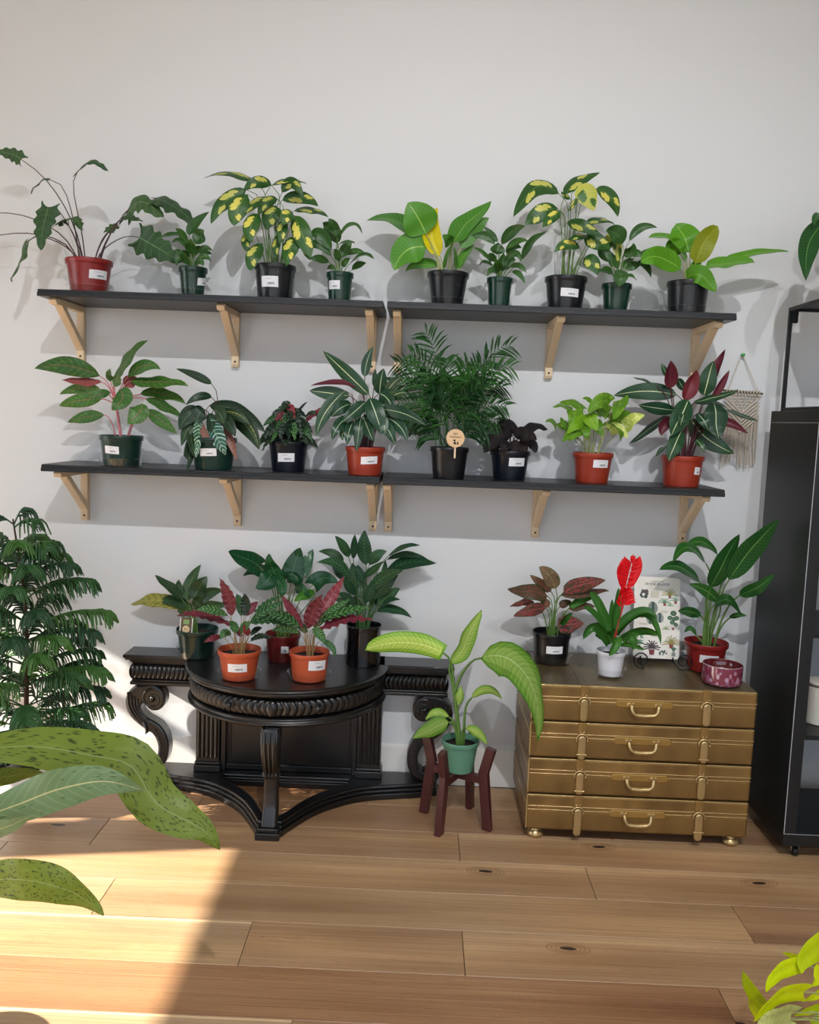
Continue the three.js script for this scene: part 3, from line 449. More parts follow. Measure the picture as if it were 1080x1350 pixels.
const leafPrint = {
  lily: (g, w, h) => { fill(g, w, h, '#2c5420'); veins(g, w, h, 12, 'rgba(110,150,70,0.25)', 2); midrib(g, w, h, '#5f8a3c', 2.2); },
  splash: (g, w, h) => { splash(g, w, h, '#2a5420', '#c0bf5c', 2); midrib(g, w, h, '#8fae4c', 1.65); },
  splashbright: (g, w, h) => { splash(g, w, h, '#c2c45a', '#2f5f24', 2); veins(g, w, h, 14, 'rgba(150,160,40,0.5)', 2); midrib(g, w, h, '#8fae4c', 1.65); },
  lobed: (g, w, h) => { fill(g, w, h, '#31502e'); veins(g, w, h, 6, 'rgba(130,155,105,0.35)', 2.5); midrib(g, w, h, '#7d9a68', 2.2); },
  paddle: (g, w, h) => { fill(g, w, h, '#3f7a22'); veins(g, w, h, 14, 'rgba(130,180,70,0.28)', 2); midrib(g, w, h, '#93b75c', 2.75); },
  yellow: (g, w, h) => { fill(g, w, h, '#e6dc22'); veins(g, w, h, 12, 'rgba(190,170,20,0.3)', 2); midrib(g, w, h, '#e9e272', 2.2); },
  limepaddle: (g, w, h) => { fill(g, w, h, '#5fa01f'); veins(g, w, h, 10, 'rgba(40,100,10,0.25)', 2); midrib(g, w, h, '#a5cf5a', 2.75); },
  yellowgreen: (g, w, h) => { fill(g, w, h, '#9fa824'); veins(g, w, h, 10, 'rgba(120,130,20,0.4)', 2); midrib(g, w, h, '#c9cc5c', 2.75); },
  pinkedge: (g, w, h) => { fill(g, w, h, '#35612a'); veins(g, w, h, 9, 'rgba(150,170,80,0.3)', 3); specks(g, w, h, 30, 'rgba(120,160,70,0.35)', 2, 6); midrib(g, w, h, '#b5636c', 2.2); g.strokeStyle = 'rgba(170,80,90,0.6)'; g.lineWidth = 3; g.strokeRect(0, 0, w, h); },
  pink: (g, w, h) => { fill(g, w, h, '#b4525c'); veins(g, w, h, 9, 'rgba(90,110,50,0.7)', 5); midrib(g, w, h, '#d6808a', 2.75); },
  stripe: (g, w, h) => { fill(g, w, h, '#1c3322'); veins(g, w, h, 12, 'rgba(96,140,112,0.3)', 3); midrib(g, w, h, '#6f9a6c', 2.2); },
  stripecream: (g, w, h) => { fill(g, w, h, '#1d3a20'); g.fillStyle = 'rgba(196,190,110,0.8)'; g.beginPath(); g.moveTo(w * 0.55, h); g.quadraticCurveTo(w * 0.9, h * 0.5, w * 0.6, 0); g.quadraticCurveTo(w * 0.72, h * 0.5, w * 0.5, h); g.fill(); veins(g, w, h, 10, 'rgba(30,60,34,0.7)', 4); midrib(g, w, h, '#a7b06a', 2.2); },
  stripewhite: (g, w, h) => { fill(g, w, h, '#2b5a4a'); veins(g, w, h, 10, 'rgba(205,225,220,0.75)', 6); veins(g, w, h, 7, 'rgba(30,70,56,0.7)', 4); midrib(g, w, h, '#a9c4a0', 2.2); },
  pinkback: (g, w, h) => { fill(g, w, h, '#a06c64'); veins(g, w, h, 10, 'rgba(60,60,50,0.6)', 4); midrib(g, w, h, '#b98d80', 2.2); },
  midrib: (g, w, h) => { fill(g, w, h, '#1b3d28'); veins(g, w, h, 15, 'rgba(80,124,92,0.35)', 2.5); midrib(g, w, h, '#c3d2ae', 5); },
  burgundy: (g, w, h) => { fill(g, w, h, '#5a1f2c'); veins(g, w, h, 14, 'rgba(130,62,72,0.45)', 2.5); midrib(g, w, h, '#8c4650', 2.75); },
  dull: (g, w, h) => { fill(g, w, h, '#274526'); veins(g, w, h, 9, 'rgba(110,130,80,0.25)', 3); midrib(g, w, h, '#6d8350', 2.2); },
  dullyellow: (g, w, h) => { fill(g, w, h, '#8a8a46'); veins(g, w, h, 9, 'rgba(60,72,34,0.5)', 4); specks(g, w, h, 24, 'rgba(70,84,40,0.4)', 3, 8); midrib(g, w, h, '#b4b070', 2.2); },
  wavegreen: (g, w, h) => { fill(g, w, h, '#1f4526'); veins(g, w, h, 9, 'rgba(104,158,96,0.75)', 6); midrib(g, w, h, '#74a266', 2.2); },
  wavered: (g, w, h) => { fill(g, w, h, '#6e2834'); veins(g, w, h, 10, 'rgba(146,74,84,0.55)', 4); midrib(g, w, h, '#a45c66', 2.2); },
  dark: (g, w, h) => { fill(g, w, h, '#1a2c20'); veins(g, w, h, 9, 'rgba(70,110,70,0.35)', 3); midrib(g, w, h, '#4a6a48', 1.65); },
  heartdark: (g, w, h) => { fill(g, w, h, '#1d4a2c'); veins(g, w, h, 7, 'rgba(120,165,130,0.25)', 2); midrib(g, w, h, '#5e8a5c', 2.2); },
  limeleaf: (g, w, h) => { fill(g, w, h, '#7eb321'); veins(g, w, h, 8, 'rgba(60,120,20,0.3)', 2); midrib(g, w, h, '#b7d770', 2.2); },
  pinkspeck: (g, w, h) => { fill(g, w, h, '#5a4a38'); specks(g, w, h, 120, 'rgba(158,70,66,0.55)', 2, 5); specks(g, w, h, 60, 'rgba(54,60,36,0.8)', 2, 5); midrib(g, w, h, '#a4545a', 2.75); g.strokeStyle = '#2d4a2a'; g.lineWidth = 9; g.strokeRect(0, 0, w, h); },
  pinkbright: (g, w, h) => { fill(g, w, h, '#63483c'); specks(g, w, h, 150, 'rgba(196,66,80,0.7)', 2, 6); specks(g, w, h, 70, 'rgba(60,66,40,0.7)', 2, 5); midrib(g, w, h, '#d0707c', 2.75); g.strokeStyle = '#33502c'; g.lineWidth = 7; g.strokeRect(0, 0, w, h); },
  beigespeck: (g, w, h) => { fill(g, w, h, '#7d6a50'); specks(g, w, h, 120, 'rgba(70,74,46,0.55)', 2, 5); specks(g, w, h, 70, 'rgba(170,110,96,0.5)', 2, 5); midrib(g, w, h, '#b8a078', 2.75); g.strokeStyle = '#4f5a38'; g.lineWidth = 8; g.strokeRect(0, 0, w, h); },
  strap: (g, w, h) => { fill(g, w, h, '#2f6420'); for (let i = 0; i < 9; i++) { g.fillStyle = 'rgba(90,150,60,0.18)'; g.fillRect(w * (0.06 + i * 0.1), 0, 4, h); } },
  paddlegloss: (g, w, h) => { fill(g, w, h, '#215022'); veins(g, w, h, 20, 'rgba(90,140,70,0.28)', 2, 0.2, 0.04); midrib(g, w, h, '#7fae5e', 2.75); },
  dieffblunt: (g, w, h) => leafPrint.dieff(g, w, h),
  dieff: (g, w, h) => { fill(g, w, h, '#7aa83a'); g.fillStyle = 'rgba(190,214,120,0.5)'; g.fillRect(w * 0.22, 0, w * 0.56, h); veins(g, w, h, 18, 'rgba(216,230,160,0.35)', 2.5); veins(g, w, h, 12, 'rgba(84,124,36,0.28)', 2); midrib(g, w, h, '#d3e2a2', 3); g.strokeStyle = '#5f9428'; g.lineWidth = 12; g.strokeRect(0, 0, w, h); },
  blackleaf: (g, w, h) => { fill(g, w, h, '#1b1718'); veins(g, w, h, 8, 'rgba(70,56,56,0.4)', 3); midrib(g, w, h, '#3c3030', 2.2); },
  pothos: (g, w, h) => { fill(g, w, h, '#6a9f2a'); veins(g, w, h, 7, 'rgba(60,110,24,0.3)', 3); specks(g, w, h, 14, 'rgba(190,206,96,0.5)', 3, 8); midrib(g, w, h, '#a9cf66', 2.2); },
  pothospale: (g, w, h) => { fill(g, w, h, '#a9bd62'); specks(g, w, h, 22, 'rgba(222,228,170,0.6)', 3, 10); specks(g, w, h, 16, 'rgba(90,140,50,0.5)', 3, 8); midrib(g, w, h, '#cfdc9a', 2.2); },
  silver: (g, w, h) => { fill(g, w, h, '#1c3f28'); veins(g, w, h, 11, 'rgba(140,176,140,0.28)', 4); midrib(g, w, h, '#5c8a58', 2.2); },
  fgspeck: (g, w, h) => { fill(g, w, h, '#86983a'); specks(g, w, h, 330, 'rgba(48,62,22,0.75)', 0.6, 2.0, 1.2); specks(g, w, h, 30, 'rgba(150,170,80,0.4)', 3, 7); midrib(g, w, h, '#a9b77a', 2.2); },
  fgback: (g, w, h) => { fill(g, w, h, '#5f7a58'); veins(g, w, h, 16, 'rgba(140,160,130,0.3)', 2); specks(g, w, h, 40, 'rgba(50,70,40,0.5)', 1, 2.6, 2); midrib(g, w, h, '#b2b088', 3.3); },
  limeneon: (g, w, h) => { fill(g, w, h, '#e2f010'); veins(g, w, h, 7, 'rgba(200,222,0,0.35)', 3); midrib(g, w, h, '#d9e84c', 2.2); },
  limepale: (g, w, h) => { fill(g, w, h, '#dce68c'); veins(g, w, h, 7, 'rgba(160,176,70,0.5)', 3); midrib(g, w, h, '#dbe39a', 2.2); },
  bract: (g, w, h) => { fill(g, w, h, '#d80f1c'); veins(g, w, h, 8, 'rgba(255,70,60,0.3)', 3); },
};
const GLOSS = { lily: 0.38, heartdark: 0.24, paddlegloss: 0.28, blackleaf: 0.85, pothos: 0.42, silver: 0.32, stripewhite: 0.3, midrib: 0.34, lobed: 0.55 };
const BACK = { midrib: 'burgundy', stripe: 'burgundy', stripecream: 'pinkback', stripewhite: 'pinkback', wavegreen: 'wavered', pinkedge: 'pinkedge', fgspeck: 'fgback' };
const leafMatCache = {}, leafTexCache = {};
function leafMat(k, variant = 0) {                            // younger and older leaves of a plant differ a little in tone
  return leafMatCache[k + variant] ??= (() => {
    const t = leafTexCache[k] ??= canvasTex(LW, LH, (g, w, h) => leafPrint[k](g, w, h)); t.wrapS = t.wrapT = THREE.ClampToEdgeWrapping;
    const bright = ['limeneon', 'limepale', 'yellow', 'dieff', 'limeleaf', 'limepaddle', 'yellowgreen', 'fgspeck', 'pothos'].includes(k);
    const tone = new THREE.Color().setRGB(...(variant === 1 ? [0.78, 0.82, 0.76] : variant === 2 ? (bright ? [1, 0.97, 0.86] : [1.3, 1.2, 1.0]) : [1, 1, 1]));
    return new THREE.MeshPhysicalMaterial({ map: t, color: tone, bumpMap: t, bumpScale: 0.0006, roughness: GLOSS[k] ?? 0.42, ...(bright ? { transmission: 0.22, thickness: 0, specularIntensity: 0.5 } : { specularIntensity: 0.7 }) });
  })();
}
// outline: half width along the leaf as a share of the full width
const bell = (v, a, b) => 0.5 * Math.pow(Math.max(0, Math.sin(Math.PI * Math.pow(v, a))), b);
const SHAPE = {
  lance: (v) => bell(v, 0.8, 0.85), oblong: (v) => bell(v, 0.74, 0.76), ovate: (v) => bell(v, 0.62, 0.72), heart: (v) => bell(0.1 + 0.9 * v, 0.52, 0.66), strap: (v) => 0.5 * Math.min(1, 0.75 + v) * Math.pow(1 - Math.pow(v, 5), 0.7),
  lobed: (v) => bell(0.06 + 0.94 * v, 0.58, 0.6) * (0.86 + 0.14 * Math.cos(v * 6.283 * 4.3)), round: (v) => bell(v, 0.75, 0.5),
};
const KIND = {                                               // outline, fold, curl, ruffle, back lobes
  lily: ['lance', 0.25, 0, 0.02, 0], splash: ['oblong', 0.12, -0.1, 0.02, 0], splashbright: ['oblong', 0.1, -0.1, 0.02, 0], lobed: ['lobed', 0.12, -0.12, 0.04, 0.16], paddle: ['ovate', 0.18, 0, 0.015, 0], yellow: ['ovate', 0.5, 0.1, 0, 0], limepaddle: ['round', 0.16, 0, 0.02, 0], yellowgreen: ['round', 0.25, 0, 0.02, 0],
  pinkedge: ['lance', 0.2, -0.1, 0.05, 0], pink: ['lance', 0.2, -0.1, 0.04, 0], stripe: ['oblong', 0.16, -0.12, 0.02, 0], stripecream: ['oblong', 0.16, -0.12, 0.02, 0], stripewhite: ['oblong', 0.14, -0.1, 0.04, 0], pinkback: ['lance', 0.3, 0.1, 0.02, 0], midrib: ['oblong', 0.16, -0.08, 0.015, 0], burgundy: ['oblong', 0.3, 0.1, 0.015, 0],
  dull: ['ovate', 0.2, 0, 0.03, 0], dullyellow: ['lance', 0.25, -0.1, 0.06, 0], wavegreen: ['lance', 0.12, 0, 0.11, 0], wavered: ['lance', 0.14, 0, 0.11, 0], dark: ['lance', 0.2, 0, 0.1, 0], heartdark: ['heart', 0.16, -0.1, 0.01, 0.16], limeleaf: ['heart', 0.16, -0.1, 0.02, 0.1],
  pinkspeck: ['ovate', 0.12, -0.08, 0.03, 0], pinkbright: ['ovate', 0.12, -0.08, 0.03, 0], beigespeck: ['ovate', 0.14, -0.06, 0.03, 0], strap: ['strap', 0.2, 0.25, 0.0, 0], paddlegloss: ['oblong', 0.2, -0.05, 0.02, 0], dieff: ['oblong', 0.12, -0.12, 0.03, 0], dieffblunt: ['strap', 0.1, -0.15, 0.02, 0], blackleaf: ['round', 0.1, -0.2, 0.05, 0],
  pothos: ['heart', 0.14, -0.1, 0.02, 0.14], pothospale: ['heart', 0.14, -0.1, 0.02, 0.14], silver: ['lance', 0.2, -0.08, 0.02, 0], fgspeck: ['oblong', 0.12, -0.1, 0.05, 0], fgback: ['lance', 0.16, -0.1, 0.05, 0], limeneon: ['heart', 0.3, -0.1, 0.02, 0.12], limepale: ['heart', 0.35, -0.1, 0.02, 0.12], bract: ['lance', 0.3, 0.1, 0, 0],
};
const FACE = V(0, -0.02, 1);
function blade(kind, b, m, t, w, tilt, via, face = FACE) {
  const [shape, fold, curl, ruffle, lobe] = KIND[kind], f = SHAPE[shape], nu = 6, nv = shape === 'lobed' ? 34 : ruffle > 0.08 || via ? 28 : 13;
  const c = m.clone().multiplyScalar(2).addScaledVector(b, -0.5).addScaledVector(t, -0.5), bez = via ? new THREE.CatmullRomCurve3([b, ...via, t], false, 'centripetal') : new THREE.QuadraticBezierCurve3(b, c, t), len = bez.getLength();
  const ph = rnd() * 6.28, sgn = rnd() < 0.5 ? -1 : 1, twist = rr(-0.25, 0.25), rowsN = [], TH = 0.0005, wob = rr(0.04, 0.11) * sgn, wf = rr(1.2, 2.4), skew = rr(-0.12, 0.12);
  for (let j = 0; j <= nv; j++) {
    const v = j / nv, p = bez.getPoint(v), T = bez.getTangent(v), N = face.clone().addScaledVector(T, -face.dot(T));
    if (N.lengthSq() < 0.02) N.set(0, 1, 0.2).addScaledVector(T, -T.y - 0.2 * T.z);
    N.normalize();
    let U = T.clone().cross(N); if (U.y < 0 || (Math.abs(U.y) < 0.15 && sgn < 0)) U.negate();
    const a = tilt * Math.PI / 180; N.multiplyScalar(Math.cos(a)).addScaledVector(U, Math.sin(a)).normalize().applyAxisAngle(T, twist * (v - 0.3));
    const S = T.clone().cross(N).normalize(), hw = Math.max(f(v), v > 0.995 || (v < 0.005 && lobe === 0) ? 0.004 : 0.012) * w, row = [];
    for (let i = 0; i <= nu; i++) {
      const x = (i / nu) * 2 - 1, ax = Math.abs(x);
      const lift = w * (wob * Math.sin(v * Math.PI * wf + ph) * Math.min(1, v * 3) * (v < 0.97 ? 1 : 0.5) + skew * x * f(v) + fold * 0.5 * ax * f(v) * 2 + curl * x * x * f(v) * 2 + ruffle * ax * ax * Math.sin(v * 6.283 * (ruffle > 0.08 ? 6.5 : 2.5) + ph + (x > 0 ? 0 : 1.3)));
      row.push({ q: p.clone().addScaledVector(S, -x * hw).addScaledVector(N, lift).addScaledVector(T, -lobe * len * ax * ax * Math.pow(1 - v, 3)), N, u: i / nu, v });
    }
    rowsN.push(row);
  }
  const sheet = (off, flip) => {
    const pos = [], uv = [], idx = [];
    for (const row of rowsN) for (const k of row) { pos.push(k.q.x + k.N.x * off, k.q.y + k.N.y * off, k.q.z + k.N.z * off); uv.push(k.u, k.v); }
    for (let j = 0; j < nv; j++) for (let i = 0; i < nu; i++) { const a = j * (nu + 1) + i, b2 = a + 1, c2 = a + nu + 1, d = c2 + 1; flip ? idx.push(a, d, b2, a, c2, d) : idx.push(a, b2, d, a, d, c2); }
    const g = new THREE.BufferGeometry(); g.setAttribute('position', new THREE.Float32BufferAttribute(pos, 3)); g.setAttribute('uv', new THREE.Float32BufferAttribute(uv, 2)); g.setIndex(idx); g.computeVertexNormals(); return g;
  };
  return mergeGeometries([sheet(TH / 2, true), sheet(-TH / 2, false)], true);
}
function stalk(from, b, dir, r) {
  const d = b.distanceTo(from);
  const p1 = from.clone().add(V((b.x - from.x) * 0.12, d * 0.42, (b.z - from.z) * 0.12)), p2 = b.clone().addScaledVector(dir, -d * 0.22);
  const c = new THREE.CubicBezierCurve3(from, p1, p2, b), pts = [0, 0.25, 0.5, 0.75, 1].map((q) => c.getPoint(q));
  return tube(pts, r * 1.15, r * 0.65, 8, 5);
}
// ---------------------------------------------------------------- pots
function potGeo({ rt, rb, h }) {
  const lip = Math.min(0.018, h * 0.17), k = (y) => rb + (rt - 0.003 - rb) * y / h;
  return lathe([[0, 0.002], [rb * 0.9, 0.002], [rb * 0.93, 0], [rb - 0.001, 0], [rb, 0.002], [k(h * 0.24), h * 0.24], [k(h * 0.245) + 0.0008, h * 0.245], [k(h * 0.26), h * 0.26], [k(h - lip), h - lip], [rt - 0.0005, h - lip + 0.001], [rt, h - 0.003], [rt - 0.0008, h], [rt - 0.0026, h], [rt - 0.0034, h - lip], [k(h * 0.8) - 0.003, h * 0.8], [k(h * 0.5) - 0.003, h * 0.5]], 44);
}
function soilGeo(r, y) { return grid(24, 7, (u, v) => { const a = u * 6.2832, q = r * v; return V(Math.cos(a) * q, y + 0.004 * Math.sin(9 * q / r + 3 * Math.sin(a * 2)) * (0.5 + 0.5 * Math.sin(a * 5 + v * 7)) * v, Math.sin(a) * q * -1); }); }
const labelTex = canvasTex(128, 56, (g, w, h) => {            // price sticker: a few short dark bars, too small to read
  fill(g, w, h, '#e9e9ec'); g.fillStyle = 'rgba(90,92,100,0.35)'; g.fillRect(36, 12, 40, 3);
  g.fillStyle = '#3a3c44'; for (let x = 52; x < 98; x += 2 + Math.floor(rnd() * 4)) g.fillRect(x, 32 + rr(-1, 1), 1 + rnd() * 2.4, 11);
});
labelTex.wrapS = labelTex.wrapT = THREE.ClampToEdgeWrapping;
const labelMat = std('#ffffff', 0.5, { map: labelTex });
function saucer(label, x, y, z, r) {
  const s = thing('clear_saucer', label, 'saucer', [x, y, z], 'clear plastic saucers under the pots');
  part('dish', lathe([[0, 0], [r, 0], [r + 0.003, 0.003], [r + 0.01, 0.026], [r + 0.013, 0.028], [r + 0.013, 0.0292], [r + 0.009, 0.0275], [r + 0.0016, 0.0042], [r - 0.002, 0.0022], [0, 0.0022]], 44), M.clear, s);
}
function potted(name, label, [x, y, z], pot, tagAt, withSaucer, stalkMat, stalkR, build, opts = {}) {
  const cm = 0.01, p = { rt: pot.rt * cm, rb: pot.rb * cm, h: pot.h * cm };
  if (withSaucer) saucer('clear plastic saucer under the ' + withSaucer, x, y - 0.003, z, p.rb + 0.006);
  const t = thing(name, label, 'potted plant', [x, y, z], opts.group);
  const body = part('pot', potGeo(p), potMat[pot.mat], t), ys = p.h - Math.min(0.02, p.h * 0.2);
  if (opts.decorate) opts.decorate(t, p, body);
  part('soil', soilGeo(p.rb + (p.rt - 0.003 - p.rb) * ys / p.h - 0.003, ys), M.soil, t);
  if (tagAt) {
    const [phi, cy, w, h] = [tagAt[0], tagAt[1] * cm, tagAt[2] * cm, tagAt[3] * cm], tiltT = rr(-0.08, 0.08);
    part('price_label', grid(10, 2, (u, v) => { const yy = cy + (v - 0.5) * h + (u - 0.5) * w * tiltT, r = p.rb + (p.rt - 0.003 - p.rb) * yy / p.h + 0.0009, a = phi + (u - 0.5) * w / r; return V(Math.sin(a) * r, yy, Math.cos(a) * r); }), labelMat, body);
  }
  const sr = stalkR * 0.001, root = p.rt * 0.42;
  if (pot.crown) { const k = pot.crown.map((q) => q * cm), rings = []; for (let i = 1; i < 5; i++) rings.push(new THREE.TorusGeometry(pot.trunk * 0.00105, pot.trunk * 0.00012, 6, 20).rotateX(Math.PI / 2).translate(k[0] * i / 5, ys + (k[1] - ys) * i / 5, k[2] * i / 5)); part('trunk', merge([tube([V(0, ys - 0.005, 0), V(k[0] * 0.5, (ys + k[1]) / 2, k[2] * 0.5), V(...k)], pot.trunk * 0.00115, pot.trunk * 0.0008, 12, 12), ...rings]), M[stalkMat], t); }
  build((kind, ...q) => {
    const n = q.slice(0, 9).map((s) => s * cm), b = V(n[0], n[1], n[2]), m = V(n[3], n[4], n[5]), e = V(n[6], n[7], n[8]);
    const leaf = part('leaf', blade(kind, b, m, e, q[9] * cm, q[10], q[11]?.map((k) => V(k[0] * cm, k[1] * cm, k[2] * cm))), ((vr) => [leafMat(kind, vr), leafMat(BACK[kind] ?? kind, vr)])(Math.floor(rnd() * 3)), t);
    if (stalkR) {
      const a = Math.atan2(b.z, b.x), up = pot.crown && n[1] > pot.crown[1] * cm + 0.01, s0 = up ? V(pot.crown[0] * cm, pot.crown[1] * cm - 0.012, pot.crown[2] * cm) : V(Math.cos(a) * root * Math.min(1, Math.hypot(b.x, b.z) / 0.08) * rr(0.4, 1), ys - 0.004, Math.sin(a) * root * Math.min(1, Math.hypot(b.x, b.z) / 0.08) * rr(0.4, 1));
      if (b.distanceTo(s0) > 0.012) part('leaf_stalk', stalk(s0, b, m.clone().sub(b).normalize(), Math.min(sr, b.distanceTo(s0) * 0.08 + 0.0008)), M[stalkMat], leaf);
    }
    return leaf;
  }, t, p);
  return t;
}
// ---------------------------------------------------------------- the plants: lengths in centimetres from the middle of the pot base
potted('potted_philodendron','red pot of long-stalked lobed-leaf philodendron, first on the top shelf',[-1.164,1.8527,0.170],{rt:8.2,rb:6.2,h:11.9,mat:'red'},[0.85,6.3,7,3],'red pot at the left of the top shelf','stalkpurple',2.2,(L)=>{
L('lobed',-24,46,.5,-27.3,47.5,1.4,-32.4,47.8,2.1,5.6,0);L('lobed',-2.5,41.9,3.6,4.8,44,7.2,9.9,40.9,8,5,60);L('lobed',-14,39.4,1.1,-16.8,37.8,2.8,-18.8,33.2,4.3,5,60);
L('lobed',-13.9,29.6,1.6,-14.5,23.3,4.1,-14.6,13.7,6.3,9.2,0);L('lobed',-21.9,17.7,.9,-24.3,10.7,2.4,-26,2.8,3.6,11,52);L('lobed',-34.1,26.9,1.5,-36.7,25.5,3.9,-40,20.7,6,7.2,0);
L('lobed',-36.2,19,-1.4,-40.9,17.9,-3.7,-46.2,14.4,-5.6,8.4,43);L('lobed',-6.2,25.1,3.1,-2.3,24.5,6.2,.7,20.8,6.9,6.7,60);L('lobed',-7.2,24.1,3.9,-7.7,22.9,7.9,-9.7,21.6,8.8,3.9,60);
L('lobed',14,28.4,.6,20.3,32,1.6,27.6,27.4,2.4,11.2,49);L('lobed',12.1,25.5,1.4,16.1,27,3.7,21.1,24.6,5.7,5.6,60);L('lobed',6.3,22.2,-1.1,7.8,24.5,-2.9,9.2,24.3,-4.5,3.6,0);
L('lobed',18.2,20.5,0,23.9,17.5,.1,33.5,12.5,.1,12.2,0);L('lobed',23.3,34,-.7,30.6,32.4,-1.8,38.4,24.7,-2.8,10.5,60);
});
potted('potted_peace_lily','small green pot of peace lily between red pot and yellow-splashed calathea, top shelf',[-0.789,1.8527,0.170],{rt:5.2,rb:3.8,h:10.5,mat:'green'},[1.25,5.5,5.5,2.6],'small green pot next to the red pot','stalkgreen',1.6,(L)=>{
L('lily',-1.3,21.8,.3,.4,25.5,.7,5.9,30,1.1,3.9,0);L('lily',.9,18.7,.4,2.7,21.8,.9,4.4,23.4,1.5,5.3,0);L('lily',-2.5,18.2,-1.5,-4.9,22.6,-3.8,-8.2,25.3,-5.8,2.8,0);
L('lily',-4.9,21.9,-.8,-8.8,22.3,-2.1,-12.7,21.1,-3.2,2.8,52);L('lily',-2.6,17.2,-.6,-5.6,20.2,-1.5,-8.8,19.5,-2.4,2.6,49);L('lily',-2.5,14.2,1.5,-4.6,15.5,3.8,-6.6,13.2,5.9,2.3,44);
L('lily',1.2,15.2,1,4.8,17.1,2.6,7.9,15.9,4,2.2,0);L('lily',2.1,12.6,2.5,5.5,13.8,5.1,7.8,11.9,5.6,2.2,0);L('lily',-.2,15.1,1.1,0,17.4,2.8,.4,20,4.4,4.2,0);
L('lily',-.6,10.9,2.5,-3.1,13.5,5,-4.3,10,5.6,3.6,0);L('lily',1.3,10.8,3.4,4.3,11.6,6.7,5.6,10,7.5,2.5,0);L('lily',1.7,14.8,-1.1,4,16.5,-2.8,5.5,16.3,-4.4,1.7,0);
L('lily',-.6,14.3,-1.5,.1,17.4,-3.9,1.5,18.9,-6,2.8,0);L('lily',-1.5,13.7,1.3,-2.2,15.1,3.5,-2.5,15.5,5.3,2.5,0);
});
potted('potted_calathea','black pot of drooping yellow-splashed calathea on the left top shelf plank',[-0.493,1.8497,0.170],{rt:7.5,rb:6,h:12.5,mat:'black'},[-0.13,6.1,6.3,3.7],null,'stalkgreen',1.8,(L)=>{
L('splash',-7.8,41.5,-.8,-17.3,44.4,-2.1,-26.9,43.1,-3.3,5,60);L('splash',-1.5,39.8,2.6,-6.3,39.9,5.3,-10.7,36.6,5.9,4.2,0);L('splash',-10.5,38.2,1.7,-17.6,32.9,4.4,-21.7,25,6.8,5.6,0);
L('splash',-9.7,36.1,3.8,-12.5,29.4,7.6,-13.1,24.1,8.5,6.4,0);L('splash',-2.4,35.6,2.8,-7.7,32.1,5.5,-11.5,27.8,6.2,4.8,41);L('splash',-1.7,40,1.6,5.2,41.4,4.2,11.4,39.7,6.5,5,60);
L('splash',2.4,37.2,3.2,6.3,39.8,6.4,10.8,34.4,7.2,4.4,0);L('splash',2.1,35.2,.7,9.2,36.2,1.8,15.3,33,2.8,4.4,0);L('splash',1.9,31.6,2.6,-1.1,28.6,5.2,-2.2,23.7,5.8,6.9,0);
L('splash',-5.3,29.5,3.9,-7.6,23.9,7.9,-6.8,18.6,8.8,5.8,0);L('splash',-8.5,23.5,3.5,-9.3,19.4,7,-8,15.2,7.8,3.6,0);L('splash',-4.1,19.4,4,-6.6,13.6,8,-7.2,9,8.9,5.3,0);
L('splash',6.4,30.4,3.9,4.9,28.2,7.7,3.6,24.9,8.6,5,0);L('splash',6.8,29.6,2.8,10.6,21.9,5.6,13.5,14.6,6.2,6.7,0);L('splash',6.3,31.9,-.3,12.7,32.8,-.8,18.4,30.2,-1.3,4.9,55);
L('splash',7.7,22.4,2.5,5.8,17.2,5.1,5,11.6,5.7,5.8,0);L('splash',.7,22.7,2.5,1,18.1,5,.6,13.8,5.6,3.1,0);L('splash',10.8,19.2,2.4,12.2,16.7,4.7,12.9,14,5.3,3.3,0);
L('splash',.8,35.1,2.8,-2.9,32.8,5.6,-5.4,28.2,6.2,3.9,0);L('splash',2.6,27.8,3.3,3.3,23.2,6.7,2.4,18.7,7.4,3.9,0);
});
potted('potted_peace_lily','small green pot of peace lily at right end of the left top shelf plank',[-0.260,1.8497,0.170],{rt:4.9,rb:3.8,h:10.8,mat:'green'},[-0.43,6.1,4.7,3],null,'stalkgreen',1.7,(L)=>{
L('lily',-1.5,21.3,-1.5,-3.7,26.3,-3.9,-7.6,29.5,-6,5.8,0);L('lily',-1.5,23.3,.7,-2.6,26.7,1.8,-4.4,29,2.8,3.6,0);L('lily',-3.4,18.7,-.4,-7.7,24,-1,-11.3,23.4,-1.6,5,0);
L('lily',-3.4,16.6,-.5,-8.7,20.8,-1.3,-14.5,18.3,-2,3.3,0);L('lily',-3.9,14.2,1.2,-7.5,15,3,-10.5,14.4,4.6,2.8,0);L('lily',.2,16.3,.1,1.8,19.3,.2,3.9,21.7,.2,3.9,0);
L('lily',-.8,23.3,-.5,3.6,28.1,-1.2,7.4,24.9,-1.9,3.3,60);L('lily',1.6,17.2,.1,5.3,18.6,.2,8.9,17.9,.3,2.2,0);L('lily',3.6,14.2,.8,8.5,16.8,2.1,12.4,15.7,3.2,3.3,59);
L('lily',4.1,12.2,-1.3,6.3,14.5,-3.4,8.9,15.5,-5.3,2.5,0);L('lily',-.5,20.5,1.7,2.7,20.8,4.3,5.6,20,6.7,2.6,58);L('lily',-1.7,12,-1.4,-3.6,13.4,-3.7,-5.5,12.9,-5.7,1.9,0);
L('lily',-.4,14.6,.9,-.9,16.9,2.4,-2.1,18.5,3.7,2.5,0);L('lily',1,12.7,1.2,2.2,14.3,3.2,4,15.3,5,2.2,0);
});
